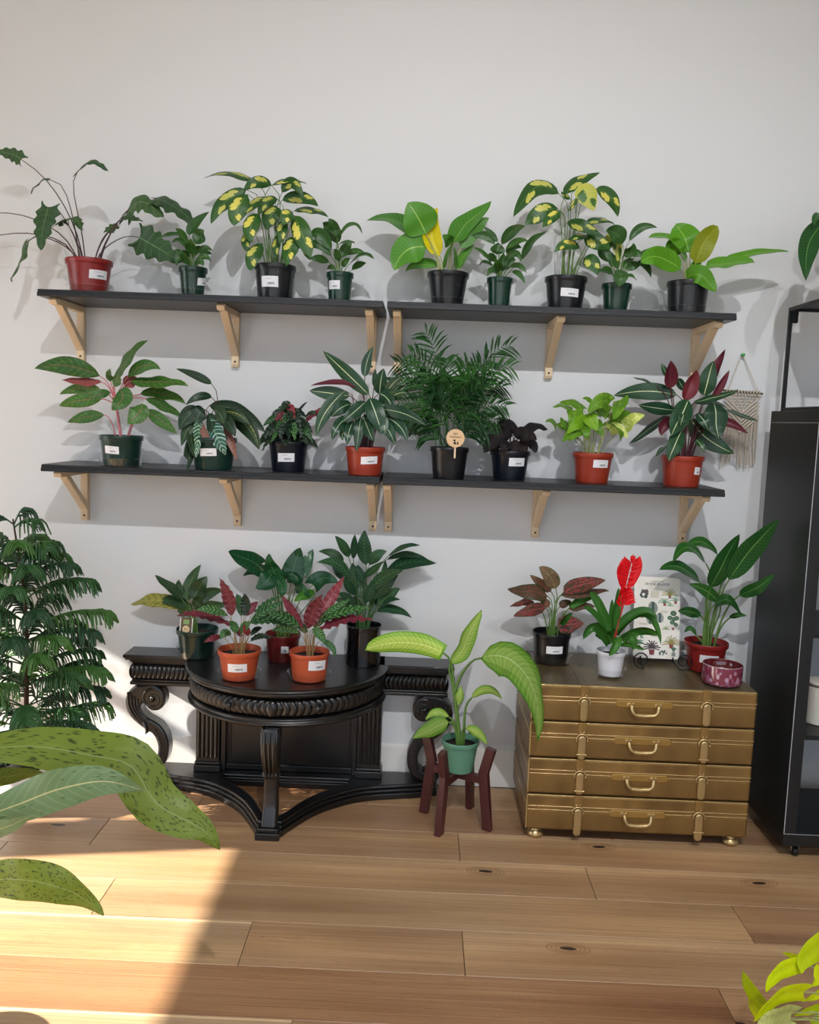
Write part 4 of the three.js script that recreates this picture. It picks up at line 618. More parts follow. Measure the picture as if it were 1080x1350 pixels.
potted('potted_philodendron','black pot of broad-leaved philodendron with one bright yellow new leaf, top shelf',[0.127,1.8527,0.170],{rt:7.5,rb:5.5,h:11.8,mat:'black'},null,'black pot with the yellow leaf','stalkpale',3,(L)=>{
L('paddle',-9.7,23.4,-1.4,-20.1,29.3,-3.7,-30.3,30.5,-5.8,10.2,51);L('paddle',-8.4,25,1.1,-11.9,30.5,2.8,-15.2,34.7,4.2,13,0);L('yellow',-3.3,17.8,-.3,-6.9,27,-.8,-4.7,34.5,-1.2,6.7,0);
L('paddle',-8,20.7,.4,-15.7,18.5,1,-19.3,11.9,1.5,11.1,0);L('paddle',-3.9,14,-1.5,-9.7,15.3,-3.8,-15.4,12.8,-5.9,5.8,44);L('paddle',1.4,22.7,-1.3,6.6,30.2,-3.5,14.5,38.8,-5.4,9.5,43);
L('paddle',4.2,20.8,-.9,8.8,27.9,-2.4,13.9,32.3,-3.6,6.1,0);L('paddle',.3,21.5,1.6,-.9,22.5,4.2,-2.6,23.6,6.4,4.7,0);L('paddle',4,13.7,-.9,5.7,18.7,-2.2,8.9,22.8,-3.4,4.8,46);
L('paddle',-1.7,12.9,1,-.4,17.7,2.5,1.3,22.4,3.8,3.3,60);L('paddle',2.8,12.7,1.5,2.1,16.4,4,1.3,19.9,6.1,2.8,60);
});
potted('potted_peace_lily','small green pot of peace lily right of the yellow-leaved philodendron, top shelf',[0.312,1.8497,0.170],{rt:4.7,rb:3.6,h:10.9,mat:'green'},null,null,'stalkgreen',1.5,(L)=>{
L('lily',0,22.4,1.6,3.1,26.4,4.1,7.5,27.9,6.2,3.9,0);L('lily',-2.5,22.7,-.4,-5.8,25.6,-1,-11.5,25.3,-1.5,3.3,0);L('lily',-1.5,23.5,-.3,-3.7,26.5,-.9,-6.8,29.1,-1.4,1.9,0);
L('lily',-1.6,19.2,.2,-1.4,21,.5,-1.3,23.1,.8,5.3,0);L('lily',-3.4,15.9,1,-6.6,18.9,2.7,-10.2,20.3,4.1,2.9,48);L('lily',-2.1,14.7,-1.1,-5.3,16.8,-3,-7.3,15.9,-4.6,2.3,52);
L('lily',-1.2,12.1,3.6,-3.7,12.4,7.2,-5.2,10.2,8,2.2,0);L('lily',1.8,21,1.1,5.2,23.4,2.8,9.1,23.2,4.4,2.5,0);L('lily',7.3,17.5,1.3,10.3,22.7,3.4,15.4,26.9,5.2,4.4,45);
L('lily',2.1,19.6,-1.4,4.3,22.8,-3.6,7.8,22.8,-5.5,3.1,0);L('lily',.9,16,4,4.4,18.2,7.9,6.3,15.1,8.8,2.5,0);L('lily',3,14.5,2.4,6.2,14.7,4.8,8.7,12.1,5.4,1.9,0);
L('lily',3.9,12.9,2.9,6.3,11.5,5.7,8.3,8.3,6.4,1.9,0);L('lily',.6,13.2,.5,.6,16.2,1.3,.7,19.5,1.9,3.6,0);L('lily',-.6,13,1.5,-1.4,14.6,3.9,-2.2,16.8,5.9,3.3,0);
L('lily',2.2,13.9,-.4,3.8,17,-1,5.4,17.7,-1.6,2.5,0);L('lily',-1.5,16.4,1.5,-3.7,17.7,3.9,-4.9,18,6,2.5,0);
});
potted('potted_calathea','black pot with price sticker and tall yellow-green splashed calathea, right top shelf plank',[0.548,1.8497,0.170],{rt:7.6,rb:5.9,h:11.9,mat:'black'},[0.09,5.9,6.6,2.8],null,'stalkgreen',1.8,(L)=>{
L('splash',-4.3,40.8,.3,-12.9,42,.7,-20,32,1.1,8,42);L('splash',-4.9,35.2,2.8,-11.5,32.3,5.6,-16.1,28.2,6.2,6.4,0);L('splash',-3.7,34,2.8,-7.2,31.2,5.6,-10.3,27.6,6.3,3.9,0);
L('splash',-1.7,40.9,-.9,2.6,45.9,-2.4,10.4,49.6,-3.7,5.9,48);L('splashbright',2.4,43.3,2.4,5.1,39.2,4.8,7.4,34,5.3,7.8,0);L('splash',8.9,43.1,-1,14.8,40.6,-2.6,17.9,34.5,-4.1,5,0);
L('splash',-1.3,30.3,3.5,4.1,28.2,7,10.7,24.9,7.8,4.4,0);L('splash',4.9,29.9,1.7,9.6,31.5,4.5,14.5,29,7,4.5,55);L('splash',6.3,26.4,2.5,2.5,25.2,5.1,-1,24.2,5.6,3.2,46);
L('splash',3.9,21.9,2.3,-1.8,22.5,4.7,-5.4,19.5,5.2,3.6,0);L('splash',5.2,25.4,1.7,9.5,24,4.4,13.7,20.8,6.8,6.1,0);L('splash',5.3,18.4,3.2,8,16.1,6.4,9.7,11.9,7.1,5.6,0);
L('splash',1.5,39,3,-.1,35.7,6,-1.4,33.2,6.6,2.9,54);L('splashbright',12.8,26.7,-.7,17.5,24.5,-1.9,18.7,17.8,-2.9,4.2,0);L('splash',-.2,39.1,.4,-2.2,39.9,1.1,-3.7,41.2,1.7,1.7,0);
});
potted('potted_peace_lily','small plain green pot of peace lily, one wide leaf over its rim, top shelf',[0.729,1.8497,0.170],{rt:5.4,rb:3.9,h:10.2,mat:'green'},null,null,'stalkgreen',1.6,(L)=>{
L('lily',.9,24.2,1.2,-2.1,27.1,3.1,-5.9,27.6,4.7,6.4,0);L('lily',3.5,25.3,0,7.2,30.1,0,13.1,30.3,-.1,3.1,0);L('lily',-2.5,18,-.1,-5.1,21.9,-.3,-1.9,24.2,-.5,5,0);
L('lily',-2.1,16.4,-1.3,-1.6,19.4,-3.4,-1.4,22.5,-5.3,3.1,0);L('lily',1.3,20.2,1.5,3.4,21.4,3.8,3.6,23.6,5.9,3.9,0);L('lily',3.3,20.4,2.3,5.4,20.3,4.6,7.5,19,5.1,2.8,0);
L('lily',2.8,15.3,.1,5.6,16.9,.3,8.2,17.5,.4,3.1,0);L('lily',5.7,19.9,1.2,9.7,21.5,3.2,13.4,22.3,4.9,2.9,55);L('lily',6.4,17.7,-1.1,10.6,17.6,-2.8,12.9,13.7,-4.3,2.8,0);
L('lily',-1.9,13.9,.9,-4.4,15.2,2.3,-6.2,14.9,3.5,1.7,0);L('lily',-2,13.3,1.6,-5.2,14,4.1,-8,13.1,6.3,2.6,49);L('lily',2,11.5,3.4,3.3,12.1,6.8,5.3,10.7,7.5,2.1,47);
L('lily',.1,14.8,3.7,-.5,11.3,7.3,-1,8.1,8.2,5.3,0);L('lily',.3,15.7,-1.2,-.2,18.6,-3,-.1,21.6,-4.6,2.8,0);L('lily',2,15.5,-.1,3.5,18.2,-.2,5.6,19.1,-.4,2.5,0);
});
potted('potted_philodendron','black pot of lime-green philodendron with upright rounded leaves, last on the top shelf',[0.982,1.8527,0.170],{rt:7.5,rb:6.3,h:11.5,mat:'black'},null,'last black pot on the top shelf','stalkpale',2.6,(L)=>{
L('limepaddle',-.1,22,-1,-1.9,27.5,-2.6,-4.5,32.7,-4.1,10.5,0);L('yellowgreen',1.7,17.9,1.2,4,25.2,3.2,7.5,30.1,5,7.5,0);L('limepaddle',-1.3,18.7,-.5,-6.7,25.8,-1.4,-14.7,27,-2.2,8.3,60);
L('limepaddle',-3.5,21.2,0,-5.6,23.7,-.1,-7.1,26.6,-.1,7.2,0);L('limepaddle',-3.4,15.6,1.7,-12.4,19,4.5,-18.9,16.5,7,7.5,0);L('limepaddle',-1.9,12.4,3.8,2.2,12.5,7.6,7.3,7.1,8.4,6.7,0);
L('limepaddle',5.1,16.7,1.7,12.6,18.5,4.3,20.5,17.4,6.7,9.1,58);L('limepaddle',12.1,19.8,0,24,22.1,-.1,34.6,23.5,-.1,5,60);L('limepaddle',.8,15.8,.1,2.2,17.9,.2,4.3,18.7,.3,2.8,0);
});
potted('potted_evergreen','dark green pot of pink-stemmed aglaonema at left end of lower shelf',[-1.028,1.2442,0.223],{rt:7.7,rb:6.2,h:10.7,mat:'darkgreen',crown:[-1.8,21.2,0],trunk:5},[-0.18,5.6,5.5,2.7],'green pot of pink-stemmed aglaonema','stalkpink',2.6,(L)=>{
L('pinkedge',-7.4,31.5,.9,-18.8,34.7,2.3,-29.8,33.2,3.5,6.8,0);L('pink',-7.1,29.4,.1,-14.1,29.4,.1,-21.5,29.7,.2,4.3,50);L('pinkedge',-7.6,26.7,-.6,-15.7,27,-1.4,-23.2,24.6,-2.2,4.1,0);
L('pinkedge',-7.2,23.4,-.2,-15.3,22.6,-.5,-23,20.4,-.8,5.2,0);L('pinkedge',-3,25.9,2.5,-6.4,24.9,5,-11.3,23.2,5.6,3.3,0);L('pinkedge',-6.4,17.8,-.3,-13.5,16.7,-.7,-20,14.6,-1.1,4.4,0);
L('pinkedge',-1.6,30.6,1.7,3.4,37.5,4.5,11.6,44.2,6.8,6.5,44);L('pinkedge',2.8,31.5,1.6,9.5,35.6,4.2,16.1,34.4,6.5,4.6,0);L('pinkedge',3.4,30,.5,14,30.4,1.4,24.6,29.1,2.2,7,59);
L('pinkedge',.6,27.1,3.1,2.2,23.6,6.3,-.8,19.5,7,7.6,0);L('pinkedge',8.7,22.1,2.9,7.7,18.5,5.7,4.4,14.9,6.4,7.1,0);L('pinkedge',6.5,25.6,-1.2,14,26.5,-3.1,21.9,22.7,-4.8,5.5,46);
L('pinkedge',8.6,24,-.6,15.1,21.9,-1.6,21.3,17.7,-2.5,4.8,46);L('pinkedge',9.3,20.2,1,15.3,16.4,2.7,21.3,12.1,4.2,4.6,0);L('pinkedge',-3.4,29.7,1.3,-3.2,31.8,3.4,-2,34.1,5.3,2.7,0);
L('pink',1.2,28.1,-.3,2.9,30.1,-.8,5,31.8,-1.3,4.9,0);L('pinkedge',-2.4,27.9,1.1,-.4,30.6,2.7,1.4,31.9,4.2,3.8,0);
});
potted('potted_stromanthe','dark green pot half hidden by drooping striped stromanthe leaves, lower shelf',[-0.694,1.2412,0.220],{rt:8.3,rb:6.5,h:11.5,mat:'darkgreen'},[-0.03,6.4,5.9,2.7],null,'stalkred',2,(L)=>{
L('stripe',-.8,30.5,1,-6.1,33.2,2.6,-12.8,35.3,4.1,3,0);L('stripe',-.1,25.7,3.5,-3.8,25.7,7,-8.1,22.6,7.8,3,0);L('stripe',-1.6,22.7,.7,9.3,21,1.7,19.1,14,2.6,6.9,41);
L('stripecream',5,20.3,1,12.5,15.7,2.5,17.2,7.8,3.9,6.3,0);L('stripecream',1.4,20.1,2.9,8.8,19.8,5.8,14.6,16.1,6.5,3.8,0);L('stripewhite',-1.4,18.1,3.5,2.8,12.2,7,6,5.6,7.8,6.3,0);
L('stripe',-4.9,21.8,2.8,-8.2,18.7,5.5,-10.6,13.8,6.1,6.3,0);L('stripe',-6.1,17.2,3.1,-8.2,13.6,6.2,-9.8,8.2,6.9,4.1,0);L('stripewhite',-4.6,17.7,3.6,-3.6,11.1,7.3,-4.1,4.2,8.1,4.4,41);
L('stripe',-7.3,11.7,3.5,-6.8,5.1,7,-7.1,-1.5,7.8,4.2,44);L('pinkback',4.1,16.2,2.8,7.6,10.2,5.6,9.7,3.8,6.2,3,0);L('stripe',1.7,18.8,4,6.9,16.8,7.9,9.6,12.2,8.8,4.6,0);
L('stripe',-6.8,15.8,3.4,-6.1,10,6.8,-5,4.4,7.6,3.8,49);L('pinkback',-3.6,16.4,3.3,-1.1,12,6.6,1.6,7.9,7.3,2.7,0);L('stripe',-2.8,21.3,2.3,-4.4,19.4,4.5,-5.3,15.3,5,6,0);
L('stripe',.7,21.4,3.2,3.6,19.9,6.5,5.4,16.3,7.2,5.5,0);L('stripe',-1.4,20,2.7,.7,16.1,5.4,1.4,12.1,6,4.4,0);
});
potted('potted_stromanthe','terracotta pot of dark stromanthe with pale midribs, left of the palm',[-0.148,1.2412,0.198],{rt:7.3,rb:5.9,h:10.1,mat:'terra'},[0.32,5.5,6.3,2.7],null,'stalkred',2.4,(L)=>{
L('midrib',.9,28.6,.7,-7.7,36.3,1.8,-15.9,43.5,2.7,5.5,0);L('midrib',-1,35.1,0,-.4,40.5,0,1.6,45.9,0,3.6,0);L('burgundy',-3.8,31.1,1.2,-11.8,32.1,3,-19.7,31,4.6,3.9,60);
L('midrib',-6,28.1,.6,-14.1,28.9,1.6,-20.5,29.4,2.4,5,0);L('midrib',-7.9,29.9,1.1,-14.3,22.1,2.8,-17.4,13.4,4.4,5,0);L('midrib',-5.4,25.4,2.9,-9.1,23.3,5.8,-12,20.3,6.4,4.7,0);
L('midrib',-.2,26.1,3.4,-3.9,22.4,6.8,-7.8,18.6,7.6,5,0);L('midrib',1.1,27.5,3.6,3.9,21.7,7.2,6.3,14.6,8,6.6,0);L('midrib',4.7,29,1.2,4.9,33.5,3.1,5.9,38,4.8,5,0);
L('midrib',4.5,29.2,2.9,7.4,27.7,5.8,9.4,24.5,6.4,6.3,0);L('midrib',4.8,23.6,5,13.5,22.5,9,21.7,18.6,11,4.7,0);L('midrib',6.7,21,4,12.1,18.2,8,15.2,13.1,10,4.7,0);
L('midrib',4.8,20.4,3.8,8.4,16.5,7.5,11,11.3,8.4,4.4,0);L('midrib',-.6,20.2,3.8,1.4,16.2,7.6,3.5,12.1,8.5,4.1,0);L('midrib',-1.7,20.7,3.5,-2.1,15.3,7,-2.6,8.6,7.8,3.9,0);
L('midrib',-6.5,20.5,4,-9.3,17.2,8,-11.2,12.3,8.9,4.1,0);L('midrib',-4.3,19.2,4,-5.5,15.2,7.9,-5.8,10.9,8.8,3.6,0);L('midrib',-7.1,17.8,3.2,-7.8,15.1,6.4,-7.6,12.2,7.1,2.5,0);
L('midrib',6.7,29,3,9.4,32.8,6,12.5,35.2,8,3.6,0);L('midrib',2.4,31.7,.2,2.6,34.9,.6,2.7,38.1,.9,1.9,0);L('midrib',7.8,26.4,3,10.6,29.1,6,14.1,29.7,8,3.6,0);
L('midrib',1.5,22.1,2.5,-.4,18,5.1,-.8,13.2,5.7,3.9,0);L('midrib',3.4,23.5,3.8,6.4,19.4,7.5,7.4,14.3,8.3,3.9,0);
});
potted('potted_stromanthe','terracotta pot of large burgundy-backed stromanthe at right end of lower shelf',[1.008,1.2412,0.161],{rt:7.7,rb:6.3,h:11,mat:'terra'},[0.59,5.9,2.8,2.7],null,'stalkred',2.6,(L)=>{
L('midrib',-3.5,32.8,-.1,-14.6,33.9,-2.9,-25.2,31.9,-6,6.4,0);L('midrib',-4.3,27.3,1.1,-11.9,27.8,4,-18.7,28.6,5.9,4.7,0);L('burgundy',-6.6,35.1,1.5,-7.6,40,4.1,-8.5,44.7,6.2,5,0);
L('midrib',-7.5,39.2,.1,-8.8,41.6,.2,-10.1,43.9,.3,2.2,0);L('midrib',-1.4,34.5,.8,-3.3,37.1,1.9,-4.8,38.6,2.9,3.1,0);L('burgundy',-1.2,31,.9,.7,36.7,2.1,1.6,42,3.4,5.3,0);
L('midrib',5.8,32.8,.9,6.5,39,2.2,7.5,45.2,3.5,6.4,0);L('burgundy',7.2,32.9,-1,10.3,41.6,-2.4,13.7,50.2,-3.8,5.2,50);L('burgundy',8.8,32.1,1.1,11.1,37,2.6,13.2,42.1,4.2,2.8,0);
L('midrib',-.3,31.2,3.2,-4,24.3,6.6,-6.8,18,7.4,7.5,0);L('midrib',8.7,30.2,3.5,9,24,6.9,9.8,17.8,7.6,8.6,0);L('midrib',2,24.5,-.2,8.6,17.6,-.4,18.7,12.5,-.6,7.8,0);
L('midrib',-1.8,20.6,3.4,-5.3,14.6,6.8,-7,9.1,7.4,5.8,0);L('midrib',2.6,30.5,1.1,9.8,32.4,2.6,16.9,35.6,4.1,4.5,60);L('midrib',13.6,28,.6,19.7,26.5,1.4,25.5,24.3,2.2,3.9,60);
L('burgundy',11.1,24,.9,15.3,23.4,2.1,21.9,19.8,3.4,3.3,0);L('midrib',-6.3,25.3,-1,-11.8,19.6,-6,-17.8,14.5,-9,4.5,60);L('midrib',-11,36.1,-1.5,-14.7,37.7,-3.7,-18.5,39.1,-5.7,2.2,60);
L('burgundy',-6.1,24,2.5,-9.1,21.4,5,-9.8,18.1,5.6,4.2,0);L('midrib',3.2,17,3,4.3,15.4,6,5.6,12.5,6.8,2.5,0);L('midrib',-7.3,14.4,3.5,-10.1,12.8,6.9,-12,10.6,7.6,2.2,60);
L('midrib',2.9,30,-.8,8.8,31.1,-2,15.4,28.9,-3.1,4.2,58);L('midrib',-.9,27.7,3.5,-3.1,24.9,7,-3.7,21.6,7.7,3.9,0);L('midrib',3.3,26.5,3.4,4.5,23.8,6.8,6.4,20.4,7.5,3.9,0);
});
potted('potted_evergreen','dark green pot with brown plant tag and one yellowish leaf, far left on console',[-0.772,0.5200,0.118],{rt:7.9,rb:5.9,h:10.7,mat:'darkgreen'},null,'dark green pot with the brown tag','stalkgreen',2,(L)=>{
L('dullyellow',-5.5,18.1,-1.4,-16.7,19.8,-3.5,-27.3,17.5,-5.5,6.8,51);L('dull',-6,21.6,0,-11.2,26.4,.1,-16.4,30.6,.1,4.5,60);L('dull',-3.9,18.3,-.8,-10.1,20.1,-2,-16.8,20.2,-3.1,5.3,58);
L('dull',-5.5,23.7,-1.3,-8.2,25.8,-3.4,-8.7,28.1,-5.3,3.4,0);L('dull',-4,20.9,-1.1,-3.6,27.6,-2.8,0,34.5,-4.3,5.1,0);L('dull',-1.8,21.7,-.5,.3,26.3,-1.2,2.9,30.4,-1.9,6.5,0);
L('dull',-1,20.4,-.9,3.8,23.9,-2.4,8.7,25,-3.6,4.8,0);L('dull',-1.9,17.2,-.9,4.4,18.9,-2.3,10.6,19.2,-3.5,4.8,0);L('dull',-3.4,14.9,-1.4,-4.3,17.1,-3.6,-4.6,19.3,-5.5,3.9,0);
L('dull',-4.2,15.2,0,-6,16.9,0,-7.7,16.9,0,3.4,0);L('dull',.3,15.3,-.3,3.1,17.1,-.7,6.5,16.6,-1.1,3.7,0);L('dull',-.7,19,.5,.7,22.1,1.3,2.5,24.1,2,3.9,0);
});
potted('potted_calathea','orange terracotta pot of wavy red-backed calathea, front left on the console',[-0.558,0.5200,0.368],{rt:7.6,rb:5.7,h:10.3,mat:'orange'},[0.10,5,6.9,3],'front left orange pot on the console','stalktan',1.6,(L)=>{
L('wavered',-3.1,21.9,.4,-3.9,28.8,1.1,-6.9,35.5,1.7,4.7,0);L('wavered',-3.1,18.1,-.7,-13.3,21.3,-1.9,-22.8,20.4,-2.9,3.6,60);L('wavegreen',-4,22.1,1.4,-9.4,24.8,3.7,-14,24.6,5.7,3.1,0);
L('wavegreen',.1,21.6,-1.5,-.9,25.7,-3.9,-3,28.5,-6,3.4,0);L('dark',1.4,22,-.2,1.8,26.3,-.5,1.2,30,-.7,3.6,0);L('wavered',2.1,21.9,-.6,3.8,24.8,-1.5,5.8,26.8,-2.4,2.9,0);
L('wavegreen',3.6,19.9,-.2,9.3,24.4,-.4,15.2,27.6,-.7,2.9,0);L('wavegreen',4.7,23,-1.1,9.4,26.3,-2.9,14,28.9,-4.5,3.1,59);L('wavered',3.2,15.3,1.2,3,18,3.1,2.5,20.2,4.8,2.6,0);
L('wavered',1,14.9,-.3,-.2,16.1,-.7,-.7,17.9,-1.1,2.6,0);L('dark',3.5,14.7,-1.4,5.1,16.4,-3.6,6.8,16.6,-5.5,2.1,0);L('dark',3.9,13.3,.5,7.8,15.3,1.3,11.6,14.8,2,2.5,51);
L('wavegreen',-2.9,15.4,2.4,-4.2,16.8,4.8,-5.6,14.7,5.4,3.1,0);L('wavered',-5.6,14.9,3.2,-7.8,15.4,6.5,-10.8,13.9,7.2,2.3,0);L('wavegreen',3.6,19.3,-.4,10.9,20.8,-1,18.1,18.5,-1.6,4.1,54);
L('wavegreen',-1.5,15.8,.4,-1.9,18.6,1,-3.4,20.6,1.6,3.1,0);L('wavegreen',.8,16.2,1.6,2.9,19.8,4.2,5.4,21.5,6.5,2.9,0);
});
potted('potted_heartleaf','dark red pot of glossy heart-leaved plant, back centre of the console',[-0.447,0.5170,0.107],{rt:6.8,rb:5.5,h:10.2,mat:'darkred'},[0.30,5.1,2.9,2.7],null,'stalkgreen',2.4,(L)=>{
L('heartdark',-9.3,35.6,1.1,-15,39.2,3,-20.4,41.5,4.6,9.2,47);L('heartdark',-7.2,33.1,-.2,-11,34.4,-.4,-15.6,31.3,-.6,6.7,56);L('heartdark',-2.6,32.1,1.1,-4.7,36.7,2.9,-5.1,41.2,4.5,5.7,0);
L('heartdark',-4.3,33.3,3.4,-5.9,30.7,6.8,-9.4,28.7,7.5,7.9,0);L('heartdark',2.9,31.5,-.3,3.9,37.3,-.8,5.7,43.1,-1.2,8.8,0);L('heartdark',6.5,33.5,-1.1,8.2,37.7,-2.7,10.2,42.2,-4.2,5.7,0);
L('heartdark',1.5,32.1,3.4,4.5,32.5,6.6,6.9,31.9,7.3,4,0);L('heartdark',11.1,29.3,.3,15.4,32.2,.8,20.7,30.7,1.3,6.5,0);L('paddle',12.2,26.9,3.9,8.5,26.6,7.9,5.3,24.4,8.8,3.7,0);
L('heartdark',-1.8,31.2,3.9,.6,29.2,7.9,.2,25.6,8.8,5.1,0);L('heartdark',5,28.5,3.4,8.3,28.4,6.6,10.7,25.8,7.4,4.5,0);
});
potted('potted_calathea','orange terracotta pot of wavy red-backed calathea, front centre-right on the console',[-0.313,0.5200,0.349],{rt:7.1,rb:5.9,h:10,mat:'orange'},[0.62,6.2,7,3.5],'front right orange pot on the console','stalktan',1.8,(L)=>{
L('wavered',-2.5,18,-.4,-7,24.2,-.9,-10.4,29.2,-1.4,3.4,0);L('wavered',-.4,18.5,1.5,1.4,25,3.7,4.6,31.7,5.7,5.5,0);L('wavered',3.2,22.3,-1.4,6.8,28.8,-3.8,11,36,-5.9,4.2,0);
L('wavegreen',2.8,19.7,-1.1,9.2,23.9,-2.9,15.8,26,-4.5,3.4,0);L('wavegreen',4,20.6,.4,12.2,24.9,.9,21,26.1,1.4,4.7,60);L('wavered',3,17.9,.5,12.4,21.7,1.3,22.2,22.8,2,5,58);
L('wavegreen',1.1,18.3,2.6,4.1,17.4,5.1,6.1,13.9,5.6,3.4,0);L('wavegreen',4.8,14.6,3.4,8.4,13.7,6.8,9.9,10,7.6,2.4,0);L('wavegreen',-3.3,18.4,1.4,-9.4,23,3.7,-14.9,24.3,5.6,3.9,0);
L('wavegreen',-3.7,16,-.3,-9,17.6,-.7,-13.8,16.2,-1.1,2.9,0);L('wavegreen',4.2,22.7,-.1,9.4,26.4,-.3,13.9,29,-.4,2.4,0);L('wavegreen',-1.4,16,-.7,-3.2,18.1,-1.9,-5.6,18.9,-3,2.9,0);
L('wavegreen',1.3,18.1,-.6,3.8,21.5,-1.4,5.8,23.9,-2.2,3.1,0);
});
potted('potted_evergreen','black pot of pink-speckled aglaonema, left on the brass chest',[0.566,0.5730,0.172],{rt:7.2,rb:6.1,h:11,mat:'black'},[0.06,5.4,6.3,2.8],'black pot of pink-speckled aglaonema','stalkgreen',2.6,(L)=>{
L('pinkspeck',-2.6,24.5,1.7,-10,26.4,4.3,-18,27.4,6.6,6.9,46);L('pinkspeck',-1,25.8,-.3,-5.3,29,-.7,-9.1,31.6,-1.1,3.6,0);L('beigespeck',.3,27.4,1.6,-2.9,32.8,4.2,-6.9,35.9,6.5,5.8,0);
L('pinkbright',3.2,26.1,1.5,10.1,29.9,3.8,17.5,32,5.9,6.1,0);L('pinkspeck',2.6,24.7,.4,11.3,26.3,1.1,19.8,27.1,1.7,5.5,60);L('pinkbright',-6.9,20.7,-.7,-11.5,21.1,-1.7,-15.9,19,-2.6,3.9,60);
L('pinkbright',-3.5,20.4,4,-9.8,20.2,8,-15.6,17.9,8.9,4.7,0);L('pinkbright',1.9,13.1,.1,6.6,13.9,.3,11.6,14.5,.5,7.2,0);L('strap',6.3,20.4,-.1,10.7,23.7,-.4,15.4,24.7,-.6,3.1,0);
L('pinkspeck',5.8,19.5,-.5,11,20.7,-1.2,15.9,20.5,-1.9,4.3,54);L('strap',3,14.1,1.7,4.1,17.1,4.4,6,19.7,6.8,2.2,0);L('pinkspeck',-1.6,20.2,.1,-3.4,21.8,.3,-5.1,22.4,.4,3.3,0);
L('pinkspeck',2.4,20.2,-.6,4.8,21.5,-1.5,7.2,21.7,-2.3,3.1,0);
});
potted('potted_bromeliad','small white pot of bromeliad with strap leaves and a red flower spike, on brass chest',[0.754,0.5730,0.328],{rt:5.2,rb:3.9,h:8.8,mat:'white'},null,'small white pot of red-flowered bromeliad','-',0,(L)=>{
L('strap',-1.2,15.6,.1,-5.3,25,.2,-8.8,29.5,.3,3.2,0);L('strap',-3.2,13.9,2.5,-7.9,18.2,5,-11.2,13.6,5.5,3.4,0);L('strap',.7,16.9,.6,.6,24.7,1.4,.8,31.6,2.1,2.6,0);
L('strap',-.8,17.5,0,-.8,22.1,-.1,-.8,27,-.2,1.8,0);L('strap',1.4,13.9,-.5,.8,18.1,-1.4,.2,21.7,-2.1,3.4,0);L('strap',2,15.2,1.1,10,22.1,2.8,16.3,12.5,4.2,4.5,57);
L('strap',1.4,16,1.2,8,23.2,3.1,14,21.2,4.8,3.3,50);L('strap',3.3,12.7,-1.4,10.9,15.4,-3.7,18.1,13.3,-5.8,2.9,0);L('strap',.1,13.7,3.3,-.1,12.9,6.5,-2.3,8.5,7.2,3.4,0);
L('strap',2.8,13.7,2.8,5.3,14.8,5.5,6.3,10.7,6.1,3.4,0);L('strap',-3.1,15.1,1.6,-7.7,22,4.1,-11.7,25.2,6.2,2.8,42);L('strap',-1.4,10.9,1.1,-4.7,16.1,2.8,-6.7,19.6,4.2,2.6,0);
L('strap',3.3,10.7,-.7,7.5,10.5,-1.8,12.5,8.6,-2.8,1.8,0);L('strap',-1.6,11.6,-.6,-3.4,13.5,-1.6,-5.4,13.1,-2.5,2.6,0);L('strap',1.1,11,-.9,.3,13.4,-2.5,-1.2,16.3,-3.9,2.9,0);
});
potted('potted_bird_of_paradise','red pot of bird of paradise with paddle leaves, behind the bowl on brass chest',[1.130,0.5700,0.200],{rt:7.9,rb:5.9,h:10.6,mat:'red'},[-0.10,5.4,6.9,2.9],null,'stalkgreen',4,(L)=>{
L('paddlegloss',5,34.2,4,10.9,47.1,9,16.8,58.1,14,8.5,0);L('paddlegloss',-.5,30.8,1.7,2.7,41.1,4.5,6.5,51.5,6.9,7.7,0);L('paddlegloss',1.8,42.8,-.5,-4,47.2,-1.4,-9.4,44.6,-2.2,5.1,49);
L('paddlegloss',-2.4,39.4,.5,-9.9,45.1,1.2,-14.9,39.5,1.9,6,60);L('paddlegloss',-3.9,32.3,0,-11.2,37.6,.1,-19.1,36.2,.2,6.5,53);L('paddlegloss',3.3,25.4,.6,-2.3,29.8,1.5,-8.5,32,2.4,4.4,0);
L('paddlegloss',8.5,29.2,6,12.5,33.4,11,16.9,38.9,15,4.9,0);L('paddlegloss',-2.9,20,.5,-7.7,21.7,1.2,-11.7,21.6,1.9,3.8,0);L('paddlegloss',.9,25.1,3.6,5,27.1,7.2,9.7,21.9,8,4.9,55);
L('paddlegloss',7.1,19.9,2,9,21.6,4,12.2,21.6,5,2.2,0);L('paddlegloss',-3.5,12.2,-1.1,-5.3,14.2,-2.9,-7,12.4,-4.5,2.4,54);
});
potted('potted_dieffenbachia','pale green pot of dieffenbachia with big light-green arching leaves, on the dark red stand',[0.236,0.1950,0.318],{rt:6.8,rb:4.9,h:11.4,mat:'palegreen',crown:[-3,28.7,0],trunk:7.5},null,null,'stalkgreen',5.5,(L)=>{
L('dieffblunt',-7.4,42.8,.1,-22.4,46.3,.3,-35.4,42.5,.4,8.2,0);L('dieff',-4.8,39,.2,1,48.2,.4,5,59.1,.7,7.9,55);L('dieff',5.5,42.5,4,19.2,42.4,15,24.6,19.5,20,14.6,51);
L('dieff',3.3,27,.6,8.8,30.5,1.5,14,27.4,2.2,3.4,0);L('dieff',-1.5,23.8,.2,-1.1,27.6,.6,-.7,31.1,.9,3.2,0);L('dieff',-4.5,17.7,.7,-10.4,15.6,1.8,-17.3,11.7,2.7,6.6,0);
L('dieff',-4.5,19.4,0,-9.2,20.9,0,-13,17.7,0,3.4,46);L('dieff',1.5,16.3,2.4,5.6,15.7,4.8,9.3,11.6,5.3,3.7,0);
});
